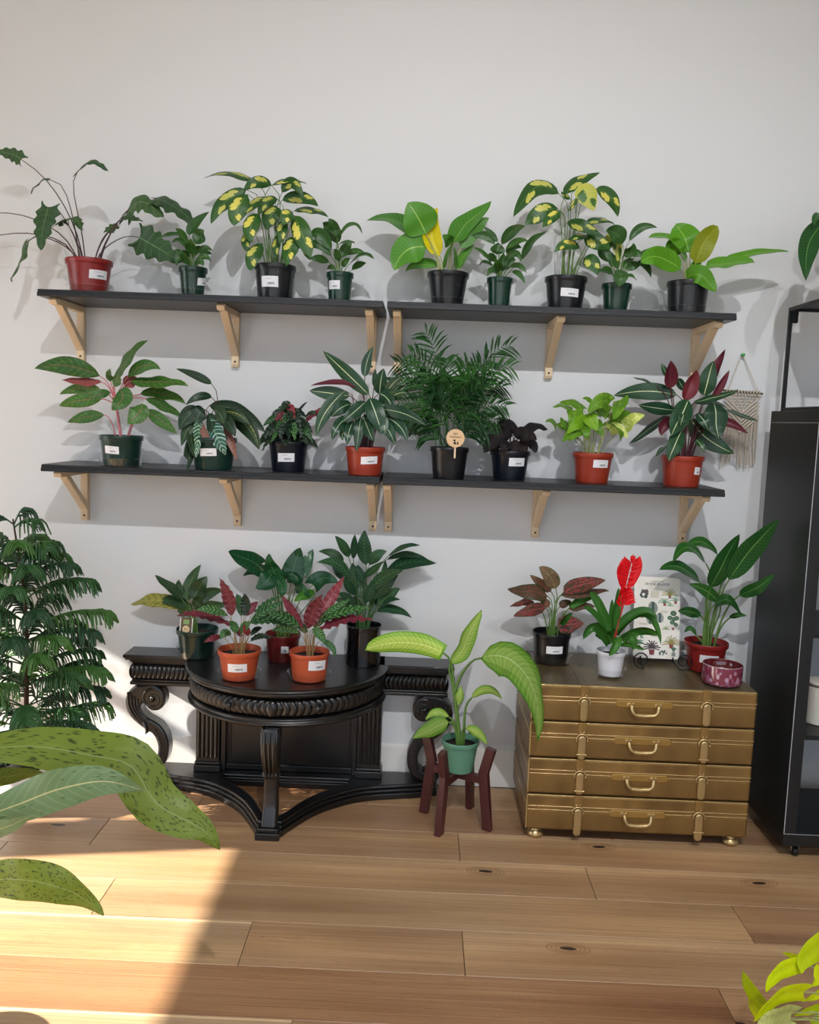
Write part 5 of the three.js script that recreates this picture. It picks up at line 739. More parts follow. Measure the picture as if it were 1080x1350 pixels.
potted('potted_philodendron','leafy plant hanging over the top of the black wire rack at the right edge',[1.474,1.8970,0.300],{rt:7.7,rb:6.2,h:16.1,mat:'black'},null,null,'stalkgreen',3,(L)=>{
L('paddlegloss',-10.1,25.7,3.8,-16.6,16.5,7.7,-16.8,5.4,8.6,7.5,0);L('paddlegloss',-8.9,26.3,3.2,-13.4,26.9,6.5,-15.1,22.3,7.2,4,57);L('paddlegloss',-3.9,26.7,2.3,-7.3,17.5,4.6,-8.1,7.4,5.1,6.9,0);
L('paddlegloss',-1.3,27.1,1,.5,31.7,2.7,4.6,33.4,4.1,6.4,0);L('paddlegloss',-1.4,28.6,-.1,-2.8,34.3,-.3,-.7,39.8,-.4,6.4,0);L('paddlegloss',-.4,24.1,3.3,4.4,22.4,6.6,9.1,16.3,7.3,6.4,0);
});
potted('potted_gesneriad','dark navy pot of a velvety black-leaved plant, middle shelf beside the palm',[0.381,1.2412,0.148],{rt:7.4,rb:5.8,h:10.5,mat:'navy'},[0.33,6.6,6.3,3],null,'stalkdark',2.5,(L)=>{
L('blackleaf',2,16.7,.9,-2,19.9,2.1,-5.5,18.9,3.2,4.5,0);L('blackleaf',2.3,16.7,.6,7.5,20,1.5,13,18.8,2.3,6.6,59);L('blackleaf',.1,15.9,3,-5.8,15.2,7.1,-10.2,9.6,9,6.1,0);
L('blackleaf',.4,16.4,3.1,3.7,16.6,6.2,6.2,14,7,5.3,0);L('blackleaf',4.1,15.5,3.9,6.3,16.4,7.8,8.5,14.9,8.6,4,45);L('blackleaf',4.8,13.6,2.9,7.3,13.2,5.8,8.5,10.2,6.6,3.6,0);
L('blackleaf',1.6,14.5,2.9,1.4,12.4,5.9,.9,9.7,6.6,4.8,0);L('blackleaf',-1.3,13.9,3.8,-2.7,12.3,7.6,-3.7,9.9,8.5,3.9,0);L('blackleaf',2.9,14,2.6,4.1,12.5,5.3,4.7,9.8,5.8,3.6,0);
L('blackleaf',-2.6,14.4,2.7,-5.5,13,5.5,-6.9,10.5,6.2,3.4,0);L('blackleaf',-.6,15,1.2,-1.4,17.2,3.1,.1,18.9,4.8,3.9,0);L('blackleaf',-3.8,12.9,2.3,-6.2,11.5,4.8,-8.5,10.9,5.3,2.8,0);
});
potted('potted_pothos','terracotta pot of bright lime pothos on the middle shelf',[0.685,1.2412,0.144],{rt:7.5,rb:5.8,h:10.9,mat:'terra'},[0.30,7.1,6.1,2.8],null,'stalkpale',1.4,(L)=>{
L('pothos',-14.3,20,1.2,-16.4,21.8,3.1,-18.6,21.2,4.8,4,55);L('pothos',-8.6,26.3,.7,-12.4,27.2,1.9,-16.1,26.8,3,4.5,60);L('pothos',-4.5,26.4,-.1,-8.9,28.7,-.3,-13.4,28.6,-.4,6.2,56);
L('pothos',-1.3,29,-.6,-2.6,30.4,-1.5,-4.6,30.3,-2.3,2.8,52);L('pothos',4.1,28.9,3.6,-.4,29.2,7.3,-4.3,25,8.1,6.2,0);L('pothos',7.9,30.3,3.8,6.7,26.7,7.7,4.5,23.2,8.6,6.3,44);
L('pothos',-8.1,26,2.5,-8.6,22.9,5,-10.4,19.9,5.5,5.6,0);L('limeleaf',-3.5,21.8,3.1,-7.4,21.1,6.2,-11.1,17.4,6.9,5.3,0);L('limeleaf',-3.4,24.8,3.2,-2.2,22.1,6.4,-.3,18.9,7.1,5.6,0);
L('pothos',2.4,24.2,.1,3.9,26.7,.3,6,27.6,.4,3.9,0);L('pothos',5.6,23.2,-.5,9.3,25,-1.2,13.5,26.3,-1.8,5.6,41);L('pothospale',10.3,20.9,3,12.9,23.7,6,15.8,25.4,8,5.3,42);
L('pothospale',5.2,19.4,2.5,8,19.8,5,11.1,16.6,5.6,4.5,0);L('pothos',4.2,20.4,.4,7.4,22.4,1,11.1,22.6,1.6,4.9,50);L('pothos',-9.4,19.1,1.1,-11.7,21.2,2.9,-13.1,23.3,4.5,4.3,49);
L('pothos',-8.7,18.5,-1.3,-11,20.4,-3.4,-13.4,20.5,-5.2,4.4,45);L('pothos',-.4,22.4,2.6,.5,19.8,5.3,1.9,17.1,5.9,4.2,0);L('pothos',-4.6,20.9,3.7,-4.3,18.2,7.4,-3.8,15.6,8.2,3.6,0);
L('pothos',-5.9,19.5,3.6,-8.4,17.5,7.3,-10,14.8,8.1,5.3,50);L('pothos',6.9,21.3,3.4,7.9,18.7,6.8,8.5,15.5,7.6,5,48);L('limeleaf',1,25.3,-1.5,3.6,26.8,-3.7,5.8,25.5,-5.7,3.9,0);
L('pothos',-7.2,16.7,3.5,-10.5,16.7,7.1,-12.6,14.4,7.8,5,60);
});
potted('potted_evergreen','dark glass vase of dense silver-striped aglaonema, back right on the console',[-0.137,0.5170,0.121],{rt:6.8,rb:6.7,h:15.1,mat:'glass'},null,null,'stalkdeep',2,(L)=>{
L('silver',-6.5,40.8,1.7,-8.3,45.4,4.4,-11.3,49.3,6.8,3.7,0);L('silver',-4.7,40.3,1.8,-4.3,45.5,4.6,-4,50.4,7,2.8,0);L('silver',.1,38,.8,-.8,44.7,2,-.7,51.5,3.1,5.6,0);
L('silver',-8.6,38.2,-1.3,-12.8,41.1,-3.5,-18.8,41.5,-5.3,3.7,0);L('silver',-5.6,32.1,1.3,-10.5,38.3,3.2,-17.9,39.1,5,4.7,49);L('silver',-8.8,31.6,-.7,-10.9,35,-2,-13.5,37.7,-3.1,3.1,0);
L('silver',1.3,38,.6,4,42,1.6,7.7,43.7,2.3,4.2,0);L('silver',-.5,33.8,1.6,2.9,36.9,4.2,6.6,40.6,6.3,2.8,0);L('silver',8.3,41.8,.9,14.2,45.6,2.1,20.2,46.6,3.2,3.4,60);
L('silver',7.7,40,-1,16.2,42.1,-2.7,23.7,40.1,-4.2,3.9,60);L('silver',7.3,35.1,-.5,16.2,39.1,-1.4,26.6,39.4,-2.1,6.1,52);L('silver',1.6,28.1,1.5,7.5,34.5,3.9,14.3,37.4,5.9,4.8,0);
L('silver',-1,24.5,-1,-1.5,28.6,-2.6,-2.3,32.7,-4,5.1,0);L('silver',3.1,25,.5,7.5,30.6,1.3,12.3,34.9,1.9,4.8,0);L('silver',4.9,22,-.2,8.8,26.5,-.4,13.2,29.3,-.6,4.8,0);
L('silver',4.6,20.1,-.9,11.2,20.9,-2.5,17.9,17.3,-3.9,4.4,54);L('silver',-3.1,22.4,.6,-7.2,25.9,1.4,-10,26.8,2,3.1,0);L('silver',-3.5,28.7,-1.3,-4.6,33.3,-3.6,-5.5,37.6,-5.4,4.2,0);
L('silver',-4.3,20.9,-1.1,-8.6,22.9,-2.9,-12.3,23.3,-4.5,2.8,0);L('silver',6,32.2,-.3,7,36,-.6,7.1,40,-1,2.3,0);L('silver',-1.7,19.2,-1.2,-3.5,22.5,-3.2,-4.2,25,-5.1,3.7,0);
L('silver',2.6,19.3,-1.3,3.5,23.3,-3.5,3.6,26.8,-5.2,3.7,0);L('silver',6.9,23.7,.4,10,25.4,1,13.4,25.3,1.5,2.1,48);L('silver',-.3,23.5,1,2,28.2,2.3,2.5,32.8,3.7,3.9,0);
L('silver',-3.2,26.4,1.4,-6,30.5,3.6,-7.3,34.2,5.4,3.7,0);L('silver',-.1,30.4,-1,-2.6,34.4,-2.7,-3.4,37,-4.2,3.4,0);
});
potted('potted_dieffenbachia','large speckled dieffenbachia reaching in from the left edge, in the foreground',[-1.300,0.000,1.620],{rt:13,rb:10,h:24,mat:'white'},null,null,'stalkgreen',8,(L)=>{
L('fgspeck',36.5,67.7,-12,51.7,69.4,-12,95.1,49.5,-8,11.3,28,[[51.7,69.4,-12],[66,68.8,-10],[75.4,67.6,-8],[81.2,60.1,-7],[87,56.6,-7],[91.6,54.4,-7]]);
L('fgback',40,55.1,-2,53.9,61.4,0,81.3,65.7,0,8.4,20,[[53.9,61.4,0],[64.4,66.4,2],[73.8,68.4,2]]);
L('fgspeck',35.3,57.1,-17,41.7,57.8,-22,49.2,57.1,-26,4.4,0);
L('fgback',45,55.4,3,53.7,59.3,6,61.1,63.2,8,3.8,0);
L('fgspeck',44.1,46,6,56.1,49.9,8,76.1,44,10,8.3,15,[[56.1,49.9,8],[64.6,50.6,10],[70.3,48.2,10]]);
});
potted('potted_pothos','glowing lime-yellow pothos peeking in at the bottom right corner of the floor',[1.130,0.000,1.520],{rt:7.5,rb:6,h:12,mat:'terra'},null,null,'stalkpale',2.2,(L)=>{
L('limeneon',-25.5,16.1,-2,-30.1,22.3,1,-33.2,28.3,4,3,0);
L('limeneon',-26.1,13.1,-2,-29.1,17.7,1,-31.4,22,4,1.6,0);
L('limeneon',-18.2,26.2,-2,-24.4,25.8,1,-27.9,23.4,4,4.1,0);
L('limeneon',-18.6,22.5,2,-26.1,23.5,6,-32.6,20.6,10,4.6,0);
L('limeneon',-15.2,24.5,-7,-17,24.4,-8,-18.9,24.7,-9,1.8,0);
L('limeneon',-11.3,31.4,-4,-16,28.9,-2,-18.6,25.4,0,6.4,0);
L('limepale',-21.8,18.8,4,-29.2,22.4,10,-33.1,22.5,14,5.1,0);
L('limeneon',-11.3,20.8,-2,-14,19.2,-2,-17.7,18.8,0,2.7,0);
L('limeneon',-10.4,16.4,-2,-14.5,15.5,-2,-19.5,15.6,0,3.1,0);
L('limeneon',-13.6,14.1,-2,-13.2,12.3,-2,-13.6,10.4,0,3.2,0);
L('limepale',-21.1,11.9,-2,-18.5,11.6,-2,-17.1,11.4,0,2.6,0);
L('limeneon',-12.9,26,-2,-13.8,23.2,-2,-15.7,22.7,0,3.5,0);
});
// ---------------------------------------------------------------- plants built of many small pieces
{ // parlour palm: arching fronds with paired leaflets
  const px = 0.156, pz = 0.222, frondMat = [0, 1, 2].map((i) => phys(['#1f4a1c', '#2a5a20', '#173c1a'][i], 0.45, { specularIntensity: 0.6 }));
  potted('potted_palm', 'black pot of feathery parlour palm with a round wooden tag, middle shelf', [px, 1.2412, pz], { rt: 7, rb: 5.6, h: 11.2, mat: 'black' }, null, null, 'stalkgreen', 0, (L, t) => {
    const tips = [[-0.1, 0.51, 0.0], [-0.15, 0.44, 0.06], [-0.205, 0.405, -0.06], [-0.22, 0.33, 0.02], [-0.19, 0.265, 0.09], [-0.15, 0.19, -0.05], [-0.11, 0.145, 0.08], [0.05, 0.41, 0.05], [0.13, 0.43, -0.05], [0.2, 0.478, 0.0], [0.2, 0.4, 0.06], [0.185, 0.335, -0.04], [0.19, 0.265, 0.08], [0.17, 0.21, -0.02], [0.13, 0.165, 0.1], [0.08, 0.14, 0.05], [0.0, 0.35, 0.1], [-0.07, 0.3, 0.12], [-0.16, 0.2, 0.04], [-0.02, 0.43, -0.08], [0.1, 0.32, 0.12], [-0.06, 0.22, 0.14], [0.05, 0.24, 0.14], [-0.12, 0.37, -0.09], [0.15, 0.37, -0.1], [-0.1, 0.25, 0.1], [0.09, 0.27, -0.08], [0.02, 0.19, 0.12], [-0.17, 0.36, 0.05], [0.11, 0.2, 0.1], [-0.05, 0.36, 0.07], [0.07, 0.36, 0.08]];
    tips.forEach(([tx, ty, tz], k) => {
      if (tx < -0.1) tz = Math.min(tz, -0.03); tz = Math.max(-0.19, ty < 0.3 ? Math.min(0.05, tz) : tz); if (ty < 0.3 && Math.abs(tx) < 0.1) ty += 0.1;
      const a = rnd() * 6.28, r0 = rr(0.005, 0.03), b = V(Math.cos(a) * r0 + tx * 0.1, 0.09, Math.sin(a) * r0), e = V(tx, ty, tz), c = V(tx * 0.32, 0.09 + (ty - 0.09) * 0.78 + Math.hypot(tx, tz) * 0.35, tz * 0.35), bz = new THREE.QuadraticBezierCurve3(b, c, e);
      const list = [tube([0, 0.3, 0.6, 1].map((q) => bz.getPoint(q)), 0.0016, 0.0006, 10, 5)], n = 13, Lf = 0.056 + 0.034 * Math.min(1, Math.hypot(tx, ty - 0.1) / 0.4);
      for (let i = 0; i < n; i++) for (const s of [-1, 1]) {
        const v = 0.38 + 0.6 * i / (n - 1), p = bz.getPoint(v), T = bz.getTangent(v), side = T.clone().cross(V(0, 0.25, 1)).normalize().multiplyScalar(s), len = Lf * (1 - 0.45 * Math.pow(Math.abs(v - 0.62) / 0.4, 2));
        const d = side.clone().multiplyScalar(0.72).addScaledVector(T, 0.75).add(V(rr(-0.18, 0.18), rr(-0.28, 0.08), rr(-0.3, 0.3))).normalize(), q = p.clone().addScaledVector(d, len).add(V(0, -len * 0.22, 0)), m = p.clone().addScaledVector(d, len * 0.5).add(V(0, len * 0.02, 0));
        const N = V(0, 0.5, 0.85).addScaledVector(d, -V(0, 0.5, 0.85).dot(d)).normalize().applyAxisAngle(d, rr(-0.6, 0.6)), S = d.clone().cross(N), pos = [], w = 0.0042;
        const st = [[0, 0.25], [0.3, 1], [0.65, 0.8], [1, 0.04]].map(([f, k2]) => { const g0 = f < 0.5 ? p.clone().lerp(m, f * 2) : m.clone().lerp(q, f * 2 - 1); return [g0.clone().addScaledVector(S, -w * k2), g0.clone().addScaledVector(N, -w * 0.3 * k2), g0.clone().addScaledVector(S, w * k2)]; });
        for (let j = 0; j < 3; j++) for (let h = 0; h < 2; h++) for (const z of [st[j][h], st[j][h + 1], st[j + 1][h + 1], st[j][h], st[j + 1][h + 1], st[j + 1][h]]) pos.push(z.x, z.y, z.z);
        const g = new THREE.BufferGeometry(); g.setAttribute('position', new THREE.Float32BufferAttribute(pos, 3)); g.setAttribute('uv', new THREE.Float32BufferAttribute(new Float32Array(pos.length / 3 * 2), 2)); g.computeVertexNormals(); list.push(g);
      }
      part('frond', merge(list), frondMat[k % 3], t);
    });
    const tagTex = canvasTex(256, 256, (g, w, h) => {
      fill(g, w, h, '#dcb98e'); for (let i = 0; i < 60; i++) { g.strokeStyle = `rgba(170,124,80,${rnd() * 0.25})`; const y = rnd() * h; g.beginPath(); g.moveTo(0, y); g.lineTo(w, y + rr(-6, 6)); g.stroke(); }
      g.fillStyle = '#22150d'; g.textAlign = 'center'; g.font = 'bold 40px sans-serif'; g.fillText('PET', w / 2, 84); g.font = 'bold 34px sans-serif'; g.fillText('FRIENDLY', w / 2, 124);
      g.fillRect(112, 146, 16, 56); g.fillRect(98, 146, 34, 17); g.fillRect(92, 150, 12, 9); g.beginPath(); g.ellipse(122, 196, 20, 16, 0, 0, 7); g.fill(); g.beginPath(); g.ellipse(160, 200, 12, 14, 0, 0, 7); g.fill(); g.beginPath(); g.arc(162, 182, 8, 0, 7); g.fill(); g.fillRect(155, 170, 4, 9); g.fillRect(165, 170, 4, 9);
    });
    const sh = new THREE.Shape(); for (let i = 0; i <= 96; i++) { const a = i / 96 * 6.2832, r = 0.031 + 0.0018 * Math.abs(Math.sin(a * 8)); i ? sh.lineTo(Math.cos(a) * r, Math.sin(a) * r) : sh.moveTo(r, 0); }
    const tg = extrude(sh, 0.003, 0.0004, 12), uv = tg.attributes.uv, ps = tg.attributes.position; for (let i = 0; i < uv.count; i++) uv.setXY(i, 0.5 + ps.getX(i) / 0.066, 0.5 + ps.getY(i) / 0.066);
    const tag = part('plant_tag', tg, std('#ffffff', 0.6, { map: tagTex }), t); tag.position.set(0.017, 0.145, 0.066); tag.rotation.x = -0.06; tag.userData.label = 'round scalloped wooden tag';
    part('tag_stake', bx(-0.003, -0.07, -0.003, 0.003, -0.025, 0, 0.0006), M.aspen, tag);
  });
}
{ // crinkled fancy-leaved plant: a low mound of small curled leaves
  potted('potted_calathea', 'navy black pot of low crinkled calathea with small curled leaves, middle shelf', [-0.434, 1.2412, 0.152], { rt: 7.4, rb: 5.9, h: 11, mat: 'navy' }, [0.02, 5.2, 6.2, 3.1], null, 'stalkdark', 1.2, (L) => {
    for (let i = 0; i < 58; i++) {
      const a = i * 2.4, q = Math.sqrt((i + 0.5) / 58), r = 8.2 * q, h = 18 + 5.5 * (1 - q * q) - rr(0, 4) - 5 * q * q, x = Math.cos(a) * r, z = Math.max(-9, Math.sin(a) * r * 0.8), l = rr(3.4, 5);
      L(i % 11 === 3 ? 'wavered' : i % 3 ? 'dark' : 'wavegreen', x * 0.7, h, z * 0.7 + 1, x * 0.95, h + rr(0.2, 1.6), z * 0.9 + 2, x + Math.cos(a) * l * 0.7, h - rr(1.2, 3.6), z + Math.abs(Math.sin(a)) * 2 + 2.2, rr(2.4, 3.6), rr(-20, 45));
    }
    L('dark', 2, 20, 0, 4.4, 23.4, 0.5, 6.8, 25.6, 1, 1.1, 20); L('wavered', 5, 17, 1, 9, 21, 2, 13.5, 24.4, 3, 2, 30); L('dark', 6, 20, 1, 9.5, 21.5, 2, 12, 17.5, 2.4, 1.5, 20);
  });
}
{ // Norfolk pine: whorls of drooping branches hung with soft twigs
  const t = thing('norfolk_pine', 'young Norfolk pine with tiers of drooping feathery branches, at the left edge', 'potted plant', [-1.33, 0, 0.36]);
  const pot = { rt: 0.105, rb: 0.085, h: 0.17 };
  part('pot', potGeo(pot), M.white, t); part('soil', soilGeo(0.094, 0.15), M.soil, t);
  part('trunk', tube([V(0, 0.145, 0), V(0.012, 0.45, 0), V(0.01, 0.75, 0), V(-0.03, 1.05, 0)], 0.011, 0.003, 24, 8), M.bark, t);
  const nm = [phys('#264b2e', 0.5), phys('#2f5a2c', 0.5), phys('#426e2e', 0.5)];
  const branch = (b, e, k, sag = 0.02) => {
    const len = b.distanceTo(e), mid = b.clone().lerp(e, 0.55).add(V(0, 0.02 + len * 0.06, 0)), c = new THREE.CatmullRomCurve3([b, mid, e.clone().add(V(0, sag, 0)).lerp(mid, 0.22), e], false, 'centripetal');
    const list = [tube(c.getPoints(6), 0.0032, 0.0016, 10, 5)], dir = e.clone().sub(b).setY(0).normalize(), side = V(-dir.z, 0, dir.x), n = Math.round(len / 0.0072);
    for (let i = 1; i <= n; i++) for (const s of [-1, 1]) {
      const v = 0.1 + 0.9 * i / n, p = c.getPoint(v), L = (0.03 + 0.062 * Math.sin(Math.PI * Math.min(1, 0.12 + v * 0.86))) * rr(0.75, 1.15);
      const d = side.clone().multiplyScalar(s * rr(0.35, 0.7)).addScaledVector(dir, 0.45).add(V(0, rr(0.0, 0.12), 0)).normalize(), q1 = p.clone().addScaledVector(d, L * 0.45), q2 = p.clone().addScaledVector(d, L * 0.72).add(V(0, -L * 0.62, 0));
      list.push(tube([p, q1.add(V(0, -L * 0.08, 0)), q2], 0.0042, 0.002, 5, 4));
    }
    part('branch', merge(list), nm[k % 3], t);
  };
  const at = (y) => V(y > 0.75 ? 0.01 - (y - 0.75) * 0.13 : 0.011, y, 0);
  const seen = [[0.18, 0.885, 0.02], [0.238, 0.816, -0.03], [0.312, 0.712, 0.0], [0.27, 0.648, 0.04], [0.247, 0.56, -0.05], [0.297, 0.505, 0.02], [0.278, 0.427, -0.02], [0.22, 0.363, 0.05], [0.09, 0.96, 0.02], [0.075, 0.92, 0.06]];
  seen.forEach(([x, y, z], k) => branch(at(y - 0.05 + 0.02 * (k % 2)), V(x, y, z), k));
  for (let w = 0; w < 9; w++) for (let j = 0; j < 6; j++) {
    const y = 0.33 + w * 0.078, a = j * 1.047 + w * 0.5 + rr(-0.2, 0.2) + 0.52, L = (0.33 - 0.024 * w) * rr(0.8, 1); if (Math.cos(a) > 0.93) continue;
    const e = V(Math.cos(a) * L, y + rr(-0.01, 0.03), Math.max(-0.2, Math.sin(a) * L)); branch(at(y - 0.035), e, j + w);
  }
  branch(at(1.02), V(0.05, 1.03, 0.02), 1); branch(at(1.03), V(-0.1, 1.04, 0.02), 0); branch(at(1.03), V(0.0, 1.07, -0.03), 0);
  }
// red flower spike of the bromeliad, added to its plant as a part
{
  const t = scene.getObjectByName('potted_bromeliad');
  const fl = new THREE.Group(); fl.name = 'flower_spike'; t.add(fl); fl.position.set(0.008, 0.18, 0.012);
  part('flower_stalk', tube([V(0, -0.06, -0.01), V(0.012, 0.03, 0), V(0.026, 0.1, 0)], 0.0045, 0.004, 12, 8), std('#b4332a', 0.5), fl);
  const bm = leafMat('bract');
  const br = (b, m, e, w, tl) => part('bract', blade('bract', b, m, e, w, tl), [bm, bm], fl);
  // lower whorl: short bracts that flare outwards; upper spike: two overlapping ranks, widest below the middle
  for (let i = 0; i < 11; i++) { const s = i % 2 ? 1 : -1, f = i / 11, y = 0.07 + f * 0.055, r = 0.034 - 0.016 * f; br(V(0.022 + f * 0.005, y, 0), V(0.023 + s * r * 0.55, y + 0.014, 0.008), V(0.025 + s * r + 0.004, y + (s > 0 ? 0.012 : 0.022), 0.014), 0.021, 12); }
  for (let i = 0; i < 26; i++) { const s = i % 2 ? 1 : -1, f = i / 26, y = 0.135 + f * 0.09, x = 0.026 + f * 0.016, r = 0.015 + 0.028 * Math.pow(Math.sin(Math.PI * (0.12 + 0.8 * f)), 0.8); br(V(x, y, 0.002 * (i % 3)), V(x + s * r * 0.62, y + 0.012, 0.006), V(x + s * r, y + 0.03, 0.006), 0.0165, 8); }
  for (let i = -1; i <= 1; i++) br(V(0.042, 0.222, 0.004), V(0.043 + i * 0.003, 0.238, 0.005), V(0.044 + i * 0.008, 0.257 - Math.abs(i) * 0.006, 0.005), 0.012, 0);
}
{ // printed stake with a green square in the leftmost console pot
  const t = scene.getObjectByName('potted_evergreen_001');
  const tx = canvasTex(64, 96, (g, w, h) => { fill(g, w, h, '#5a4a38'); g.fillStyle = '#7fa062'; g.fillRect(16, 10, 30, 28); g.fillStyle = '#e0c79a'; g.beginPath(); g.ellipse(32, 66, 18, 22, 0, 0, 7); g.fill(); g.fillStyle = '#b98a58'; g.fillRect(24, 58, 5, 14); g.fillRect(35, 60, 5, 10); g.fillStyle = '#e9e6df'; g.fillRect(0, 0, 5, h); g.fillRect(w - 5, 0, 5, h); });
  const g = bx(-0.024, 0, -0.0006, 0.024, 0.062, 0.0006, 0), uv = g.attributes.uv, p = g.attributes.position; for (let i = 0; i < uv.count; i++) uv.setXY(i, 0.5 + p.getX(i) / 0.048, p.getY(i) / 0.062);
  const tag = part('plant_tag', g, std('#ffffff', 0.5, { map: tx }), t); tag.position.set(-0.031, 0.094, 0.052); tag.rotation.set(-0.1, 0.05, -0.04); tag.userData.label = 'brown printed tag with green square';
}

// ---------------------------------------------------------------- small things
{ // tin picture of house plants leaning on its wire easel
  const z0 = 0.135, tilt = -0.2, yb = 0.585, X = 0.968, W = 0.172, H = 0.306;
  const art = canvasTex(512, 912, (g, w, h) => {
    fill(g, w, h, '#f4f1e6');
    for (let i = 0; i < 60; i++) { g.fillStyle = `rgba(205,192,160,${rnd() * 0.08})`; g.beginPath(); g.arc(rnd() * w, rnd() * h, 20 + rnd() * 60, 0, 7); g.fill(); }
    g.fillStyle = '#33322e'; g.textAlign = 'center'; g.font = 'bold 34px serif'; g.fillText('HOUSE PLANTS', w * 0.5, 92);
    for (let x = 190; x < 322; x += 9) g.fillRect(x, 46, 5, 7);
    const pot = (x, y, s, c = '#8e3430') => { g.fillStyle = c; g.beginPath(); g.moveTo(x - s, y); g.lineTo(x + s, y); g.lineTo(x + s * 0.7, y + s * 1.8); g.lineTo(x - s * 0.7, y + s * 1.8); g.fill(); };
    const blades = (x, y, n, L, c, lw, spread = 1.3) => { for (let i = 0; i < n; i++) { const a = -Math.PI / 2 + (i / (n - 1) - 0.5) * 2 * spread, l = L * rr(0.75, 1); g.strokeStyle = c[i % c.length]; g.lineWidth = lw; g.lineCap = 'round'; g.beginPath(); g.moveTo(x, y); g.quadraticCurveTo(x + Math.cos(a) * l * 0.5, y + Math.sin(a) * l * 0.75, x + Math.cos(a) * l, y + Math.sin(a) * l * 0.9 + Math.abs(Math.cos(a)) * l * 0.2); g.stroke(); } };
    const blob = (x, y, rx, ry, c, a = 0) => { g.fillStyle = c; g.beginPath(); g.ellipse(x, y, rx, ry, a, 0, 7); g.fill(); };
    const split = (x, y, s, c) => { blob(x, y, s * 0.75, s, c, -0.2); g.strokeStyle = '#ece8dc'; g.lineWidth = 5; for (let i = -3; i <= 3; i++) for (const d of [-1, 1]) { g.beginPath(); g.moveTo(x + d * s * 0.25, y + i * s * 0.25); g.lineTo(x + d * s * 0.85, y + i * s * 0.25 + s * 0.12); g.stroke(); } };
    for (let i = 0; i < 26; i++) blob(110 + rr(-38, 38), 190 + rr(-42, 42), 14, 12, ['#3d4a42', '#584246', '#2f3d37'][i % 3], rnd() * 3);
    g.fillStyle = '#d8d1bd'; g.fillRect(180, 160, 96, 74);
    blades(396, 205, 9, 105, ['#8a8f3a', '#c3a53c', '#6d8a45'], 9); pot(396, 205, 16); blades(340, 290, 8, 80, ['#4f7f5c', '#6d9a70'], 8); pot(340, 290, 17); blades(462, 262, 8, 75, ['#5f8d6c', '#83a98a'], 7); pot(462, 262, 17); blades(400, 320, 7, 50, ['#6f9d62', '#93b97e'], 6);
    split(212, 345, 68, '#2c4a40'); split(180, 480, 52, '#35584a'); split(290, 455, 56, '#32524a');
    blades(92, 420, 9, 80, ['#3f7050', '#568a62'], 13); pot(92, 428, 20, '#7c4038'); blades(22, 440, 7, 66, ['#4f7c50'], 10); pot(22, 450, 16);
    for (const [x, y, r] of [[440, 400, 34], [402, 452, 28], [476, 452, 28], [430, 500, 28], [468, 524, 24], [448, 462, 26]]) { blob(x, y, r, r * 0.9, '#46664c'); blob(x, y, r * 0.5, r * 0.4, '#5d7c5c'); } pot(438, 560, 15);
    g.fillStyle = '#dcd4c2'; g.fillRect(290, 372, 84, 30); g.fillRect(60, 520, 90, 22); g.fillRect(200, 628, 100, 44);
    blades(360, 585, 7, 46, ['#8aa06a', '#a9b07c'], 8); blades(420, 745, 13, 112, ['#9a8a3c', '#b4913f', '#6c8144'], 9, 1.5); pot(420, 748, 24);
    blades(205, 800, 11, 108, ['#3b2c30', '#4a3438', '#2e2a2c'], 13, 1.55); pot(205, 812, 34, '#7a2a2c');
    for (let i = 0; i < 14; i++) blob(rr(20, 110), rr(600, 690), 12, 9, ['#5c8060', '#76987a'][i % 2], rnd() * 3); blades(60, 760, 9, 70, ['#56805a', '#3f6a4a'], 11); pot(60, 770, 20, '#6c4a3c');
    for (let i = 0; i < 14; i++) blob(rr(285, 370), rr(822, 868), 11, 9, ['#50665c', '#6c7f78', '#3d4f4a'][i % 3], rnd() * 3);
    blades(448, 836, 7, 82, ['#54785c', '#3f644c'], 8, 0.5); g.fillStyle = '#8b948c'; g.fillRect(426, 836, 44, 44);
  });
  const t = thing('tin_sign', 'cream printed tin sign of house plants leaning on an easel', 'sign', [X, yb, z0], undefined, -0.03);
  const sh = new THREE.Shape(), r = 0.012; sh.moveTo(-W / 2 + r, 0); sh.lineTo(W / 2 - r, 0); sh.absarc(W / 2 - r, r, r, -Math.PI / 2, 0); sh.lineTo(W / 2, H - r); sh.absarc(W / 2 - r, H - r, r, 0, Math.PI / 2); sh.lineTo(-W / 2 + r, H); sh.absarc(-W / 2 + r, H - r, r, Math.PI / 2, Math.PI); sh.lineTo(-W / 2, r); sh.absarc(-W / 2 + r, r, r, Math.PI, Math.PI * 1.5);
  const g = extrude(sh, 0.003, 0.0006, 8), uv = g.attributes.uv, p = g.attributes.position; for (let i = 0; i < uv.count; i++) uv.setXY(i, 0.5 + p.getX(i) / W, p.getY(i) / H);
  const s = part('printed_sheet', g, std('#ffffff', 0.4, { map: art }), t); s.rotation.x = tilt;
  const e = thing('wire_easel', 'black wire easel with spiral feet holding the house plant sign', 'easel', [X, 0.5686, z0], undefined, -0.03);
  const sp = (d) => { const q = []; for (let i = 0; i <= 34; i++) { const a = -1.9 + i / 34 * 9.2, r2 = 0.033 - i / 34 * 0.024; q.push(V(d * (0.076 + Math.cos(a) * r2), 0.0365 + Math.sin(a) * r2, 0.1)); } return [V(d * 0.06, 0.014, -0.004), V(d * 0.063, 0.008, 0.03), V(d * 0.066, 0.005, 0.08), ...q]; };
  part('spiral_foot', tube(sp(1), 0.0026, 0.0026, 110, 7), M.steel, e); part('spiral_foot', tube(sp(-1), 0.0026, 0.0026, 110, 7), M.steel, e);
